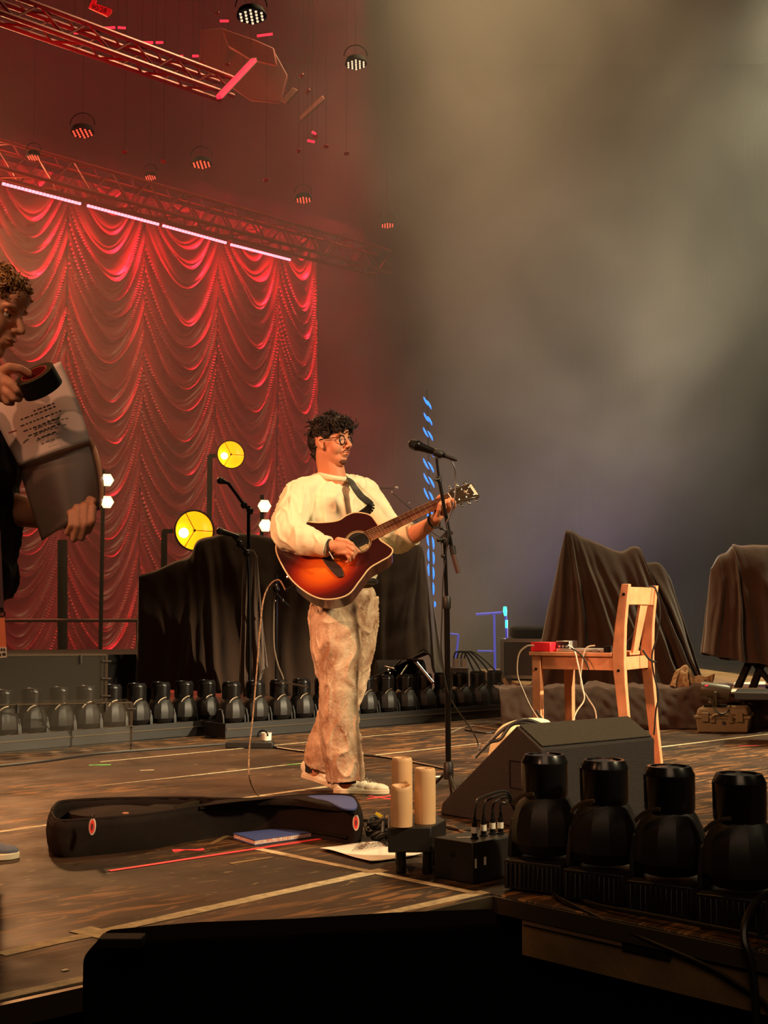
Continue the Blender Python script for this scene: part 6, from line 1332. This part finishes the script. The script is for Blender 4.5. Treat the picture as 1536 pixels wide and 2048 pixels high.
# ------------------------------------------------------------------ the technician at the left edge
def technician():
    P = PY; Yb = 3.62; t = thing('person', 'technician in dark tee shirt walking in at the left edge with tape and plastic sheets', 'person', (-1.12, 3.8, 0)); t['skinmat'] = 'skin_t'
    B = Blob(); T = head_matrix(P(-27, 624, Yb), 80, -22, 0, 1.06); q, s, Rn = head_parts(B, T, .95)
    B.cap(q(-.03, 0, -.04), .062, P(-85, 770, Yb + .02), .072); B.cap(P(-85, 790, Yb + .02), .11, P(-90, 1150, Yb + .05), .12); B.cap(P(-95, 800, Yb - .17), .06, P(-85, 800, Yb + .2), .06)
    # near arm holds the tape up
    B.cap(P(-95, 810, Yb - .18), .055, P(-105, 985, Yb - .22), .046); B.cap(P(-105, 985, Yb - .22), .046, P(-28, 800, Yb - .32), .032)
    h = 3.33; B.ell(P(-8, 768, h), (.045, .028, .035), Matrix.Rotation(-.3, 3, 'Y')); B.cap(P(-28, 800, Yb - .32), .031, P(-10, 772, h), .030)
    finger(B, [P(0, 745, h), P(18, 735, h - .02), P(40, 738, h - .01), P(58, 748, h + .005)], .0145, .0105)
    finger(B, [P(8, 760, h - .005), P(24, 768, h - .03), P(34, 780, h - .03), P(46, 788, h - .015)], .0140, .0100)
    finger(B, [P(6, 772, h), P(18, 786, h - .02), P(28, 796, h - .02), P(38, 798, h - .01)], .0135, .0095)
    finger(B, [P(-2, 782, h + .005), P(6, 796, h - .01), P(14, 804, h - .01), P(24, 806, h)], .0120, .0088)
    finger(B, [P(-10, 752, h + .02), P(8, 742, h + .03), P(30, 738, h + .03), P(44, 744, h + .03)], .0150, .0110)
    # far arm reaches down to the plastic sheet
    Yf = Yb + .12
    B.cap(P(-85, 810, Yf), .055, P(-50, 990, Yf), .048); B.cap(P(-50, 990, Yf), .050, P(40, 1022, Yf - .08), .045); B.cap(P(40, 1022, Yf - .08), .045, P(120, 1040, Yf - .16), .029)
    h2 = 3.46; B.ell(P(146, 1032, h2 + .02), (.045, .020, .038)); B.cap(P(120, 1040, Yf - .16), .029, P(142, 1034, h2 + .02), .027)
    for i, (x, y0, y1, r) in enumerate(((140, 1022, 1066, .0115), (153, 1012, 1078, .0125), (168, 1008, 1076, .0125), (182, 1010, 1062, .0115))):
        finger(B, [P(x - 2, y0 + 2, h2 + .015), P(x + 4, y0 + 6, h2 - .035), P(x + 3, (y0 + y1) / 2 + 6, h2 - .045), P(x - 5, y1, h2 - .025)], r, r * .78)
    finger(B, [P(140, 1020, h2 + .03), P(158, 1004, h2 + .03), P(176, 998, h2 + .01), P(186, 1002, h2 - .01)], .014, .0105)
    # legs
    B.cap(P(-95, 1200, Yb + .1), .09, P(-80, 1430, 4.0), .06); B.cap(P(-80, 1430, 4.0), .055, P(-48, 1670, 4.42), .04)
    B.cap(P(-110, 1200, Yb), .09, P(-150, 1480, 3.5), .06); B.cap(P(-150, 1480, 3.5), .055, PZ(-200, 1860, .08), .04)
    B.build('body', 'skin_t', t, .0036, 2, head_deform(T), sfac=.45); eyes(T, t, q, s, Rn)
    b = Blob(); b.ell(q(.1005, 0, -.0458), (.007 * s, .0195 * s, .0036 * s), Rn); b.build('upper_lip', 'lip', t, .0014, 1)
    b = Blob(); b.ell(q(.0985, 0, -.0572), (.007 * s, .0175 * s, .0045 * s), Rn); b.build('lower_lip', 'lip', t, .0014, 1)
    for y in (-1, 1): b = Blob(); b.cap(q(.087, y * .014, .0325), .0035 * s, q(.080, y * .034, .037), .0035 * s); b.build('eyebrow', 'hair_t', t, .0014, 1)
    b = Blob(); b.ell(q(-.024, 0, .055), (.096 * s, .080 * s, .070 * s), Rn); b.ell(q(-.058, 0, .01), (.055 * s, .072 * s, .07 * s), Rn); b.ell(q(.03, 0, .09), (.045 * s, .055 * s, .022 * s), Rn); hr = b.build('hair', 'hair_t', t, .003, 2, creases(45, .005, 90, .002))
    m = MB(); curls(m, q, s, [(-.015, 0, .066, .088, .074, .058, 260, .026, .006, .0032, (.3, 0, .1)), (.035, 0, .085, .040, .056, .024, 90, .024, .006, .003, (.8, 0, -.1))], 9, Rn); m.build('curls', 'hair_t', hr, fix=False)
    b = Blob(); b.cap(P(-88, 800, Yb - .12), .10, P(-80, 800, Yb + .16), .10); b.ell(P(-68, 900, Yb + .02), (.155, .20, .22)); b.ell(P(-62, 1040, Yb + .05), (.150, .18, .22)); b.cap(P(-95, 820, Yb - .18), .078, P(-104, 920, Yb - .2), .075); b.cap(P(-85, 815, Yf), .075, P(-58, 935, Yf), .072)
    b.cap(P(-40, 905, Yb - .08), .085, P(-28, 945, Yb - .08), .080); b.ell(P(-70, 1150, Yb + .05), (.145, .165, .12)); b.build('tee_shirt', 'shirt_t', t, .007, 5, creases(9, .012, 26, .003, (1.3, 1.3, .7), 5))
    b = Blob(); b.flat([(P(-100, 1170, Yb + .06), .13), (P(-95, 1260, Yb + .12), .11), (P(-80, 1430, 4.0), .092), (P(-66, 1560, 4.25), .080), (P(-50, 1665, 4.42), .075)], 26); b.flat([(P(-100, 1170, Yb), .13), (P(-130, 1330, 3.5), .11), (P(-150, 1480, 3.48), .09), (PZ(-200, 1840, .09), .08)], 26)
    b.build('trousers', nmat('dark_trousers', lin(70, 60, 50), .9, bump=.2, bscale=80), t, .007, 4, creases(10, .012, 30, .003, (1.4, 1.4, .6), 2))
    shoe(t, PZ(-100, 1722), PZ(39, 1716), 0, 0, .105, 'grey canvas shoe with a pale sole', ('shoe_t', 'sole'), collar=False)
    shoe(t, PZ(-330, 1880), PZ(-170, 1880), 0, 0, .105, None, ('shoe_t', 'sole'), collar=False)
technician()
# roll of tape, sheets and pass
nx = Vector((-.36, -.56, .75)).normalized(); c = PY(68, 747, 3.31); t = thing('tape_roll', 'roll of black tape with a red cardboard core held in the fingers of the technician', 'tape', c)
m = MB(); m.lathe([(.036, 0), (.0535, 0), (.0535, -.05), (.036, -.05)], c, nx, 48); m.F = m.F[:-2]; 
n_ = 48; m.F += [(k, (k + 1) % n_, 3 * n_ + (k + 1) % n_, 3 * n_ + k) for k in range(n_)]; m.build('tape_body', 'black', t, ang=30)
m = MB(); m.lathe([(.0325, .001), (.0365, .001), (.0365, -.051), (.0325, -.051)], c, nx, 48); m.F = m.F[:-2]; m.F += [(k, (k + 1) % n_, 3 * n_ + (k + 1) % n_, 3 * n_ + k) for k in range(n_)]; m.build('cardboard_core', nmat('red_core', lin(150, 40, 34), .7), t, ang=30)
def sheet(px, Ys, curl, mat, name, n=18, solid=.0006):
    c = [PY(x, y, Y) for (x, y), Y in zip(px, Ys)]; P = []
    for i in range(n + 1):
        r = []
        for j in range(n + 1): s, t_ = i / n, j / n; p = (c[0] * (1 - s) + c[1] * s) * (1 - t_) + (c[3] * (1 - s) + c[2] * s) * t_; r.append(p + Vector((curl * .35 * math.sin(PI * t_) * (s - .2), -curl * math.sin(PI * s) * (.5 + .5 * t_), 0)))
        P.append(r)
    m = MB(); m.grid(P); return m, P
t = thing('printed_sheet', 'printed white sheet of paper held behind the roll of tape by the technician', 'paper', PY(80, 850, 3.45))
m, Pg = sheet([(-28, 800), (121, 722), (181, 882), (38, 932)], [3.46, 3.46, 3.46, 3.46], .02, 'paper', 'sheet'); m.build('sheet', nmat('handheld_paper', lin(225, 205, 196), .8), t, solid=.0006, ang=180)
m = MB(); rr = random.Random(8)
for k in range(6):
    a = Vector((60 + k * 3.2 - (8 if k > 0 else -6), 823 + k * 11.5)); dx = Vector((.93, -.36)); x = 0; W_ = (46, 78, 86, 80, 66, 34)[k]
    a = a - dx * (W_ / 2 - 24)
    while x < W_: w = rr.uniform(4, 10); p0 = a + dx * x; p1 = a + dx * (x + w); m.bar(PY(p0.x, p0.y, 3.425), PY(p1.x, p1.y, 3.425), .0035, .0008, up=Vector((0, -1, 0))); x += w + 3
m.build('printed_lines', 'ink', t)
m = MB(); m.bar(PY(17, 866, 3.43), PY(33, 861, 3.43), .004, .0008, up=Vector((0, -1, 0))); m.build('pen_stroke', 'lip', t)
t = thing('plastic_sleeve', 'smoky translucent plastic sleeve hanging below the printed sheet in the lower hand', 'sleeve', PY(130, 1000, 3.47))
m, Pg = sheet([(36, 928), (182, 878), (202, 1018), (84, 1082)], [3.48, 3.48, 3.47, 3.47], .03, 'x', 'sleeve'); m.build('film', nmat('smoky_film', lin(92, 76, 68), .3, alpha=.86, spec=.6), t, solid=.0008, ang=180)
m = MB(); e0_ = spline([PY(180, 876, 3.47), PY(194, 898, 3.46), PY(204, 940, 3.45), (PY(208, 985, 3.45)), PY(200, 1018, 3.46)], 8); e1_ = spline([PY(176, 880, 3.48), PY(186, 905, 3.47), PY(195, 945, 3.465), PY(199, 985, 3.465), PY(197, 1016, 3.47)], 8)
m.grid([e0_, e1_]); m.build('curled_edge', nmat('film_edge', lin(200, 160, 130), .3, alpha=.8), t, solid=.001, ang=180)
t = thing('backstage_pass', 'orange and white pass card hanging on a dark lanyard at the left edge', 'badge', PY(4, 1275, 3.45))
m = MB(); lo = [PY(x, y, 3.45) for x, y in ((-36, 1238), (9, 1235), (14, 1316), (-34, 1320))]; m.hexa(lo, [v + Vector((0, .003, 0)) for v in lo]); m.build('card', nmat('pass_card', lin(238, 128, 84), .5), t)
m = MB(); lo = [PY(x, y, 3.447) for x, y in ((-36, 1296), (13, 1294), (14, 1315), (-34, 1319))]; m.hexa(lo, [v + Vector((0, .002, 0)) for v in lo]); m.build('white_strip', 'white', t)
m = MB()
for x, y in ((-2, 1300), (3, 1299), (8, 1299), (0, 1309), (6, 1308), (9, 1308)): m.box(PY(x, y, 3.445), (.004, .001, .006))
m.build('print', 'ink', t)
m = MB(); m.bar(PY(-5, 1060, 3.5), PY(2, 1222, 3.46), .016, .003, up=Vector((0, -1, 0))); m.build('strap', nmat('lanyard', lin(52, 12, 26), .7), t)
m = MB(); m.torus(PY(4, 1228, 3.45), (0, -1, 0), .008, .002, 16, 6); m.bar(PY(1, 1216, 3.455), PY(4, 1226, 3.45), .008, .006); m.build('clip', 'chrome', t)
# ================================================================== haze
def haze():
    m = bpy.data.materials.new('stage_haze'); m.use_nodes = True; nt = m.node_tree; nt.nodes.clear(); N = nt.nodes.new; L = nt.links.new
    out = N('ShaderNodeOutputMaterial'); vs = N('ShaderNodeVolumeScatter'); vs.inputs['Color'].default_value = (.95, .93, .90, 1); vs.inputs['Anisotropy'].default_value = .1
    tc = N('ShaderNodeTexCoord'); sx = N('ShaderNodeSeparateXYZ'); L(tc.outputs['Object'], sx.inputs[0])
    def mth(op, a, b=None, c=None):
        x = N('ShaderNodeMath'); x.operation = op
        for i, v in enumerate((a, b, c)):
            if v is None: continue
            if isinstance(v, (int, float)): x.inputs[i].default_value = v
            else: L(v, x.inputs[i])
        return x.outputs[0]
    def nz(sc, loc, det, st=(1, 1, 1)):
        mp = N('ShaderNodeMapping'); mp.inputs['Location'].default_value = loc; mp.inputs['Scale'].default_value = st; L(tc.outputs['Object'], mp.inputs['Vector'])
        n = N('ShaderNodeTexNoise'); n.inputs['Scale'].default_value = sc; n.inputs['Detail'].default_value = det; n.inputs['Roughness'].default_value = .5; n.inputs['Distortion'].default_value = .5; L(mp.outputs['Vector'], n.inputs['Vector']); return n.outputs['Fac']
    def ramp(v, a, b, c, d):
        r = N('ShaderNodeMapRange'); r.interpolation_type = 'SMOOTHSTEP'; r.inputs[1].default_value = a; r.inputs[2].default_value = b; r.inputs[3].default_value = c; r.inputs[4].default_value = d; L(v, r.inputs[0]); return r.outputs[0]
    X, Z = sx.outputs['X'], sx.outputs['Z']
    soft = nz(.42, (1.3, .2, 4.4), 3, (1, .6, 1))
    wob = mth('MULTIPLY', mth('SUBTRACT', soft, .5), 5.0)
    # a plume rising from the middle of the stage and leaning right as it widens
    xc = mth('MULTIPLY_ADD', Z, .30, .55); wd = mth('MULTIPLY_ADD', Z, .36, 1.0)
    d = mth('ABSOLUTE', mth('DIVIDE', mth('ADD', mth('SUBTRACT', X, xc), wob), wd))
    plume = ramp(d, .15, 1.15, 1.0, 0.0)
    tex = ramp(nz(.55, (5.3, 1.2, .4), 4, (1, .7, 1)), .36, .64, .25, 1.0)
    plume = mth('MULTIPLY', mth('MULTIPLY', plume, tex), .085)
    left = ramp(X, -2.0, 2.5, .019, .009)
    L(mth('ADD', plume, mth('MULTIPLY', left, ramp(soft, .3, .7, .6, 1.4))), vs.inputs['Density']); L(vs.outputs[0], out.inputs['Volume'])
    b = MB(); b.box((2, 18.0, 5.3), (24, 14.0, 12.4)); o = b.build('haze', m, smooth=False); o.display_type = 'WIRE'
    o['kind'] = 'stuff'; o['label'] = 'drifting smoky haze hanging in the air behind the performer'; o['category'] = 'haze'
haze()
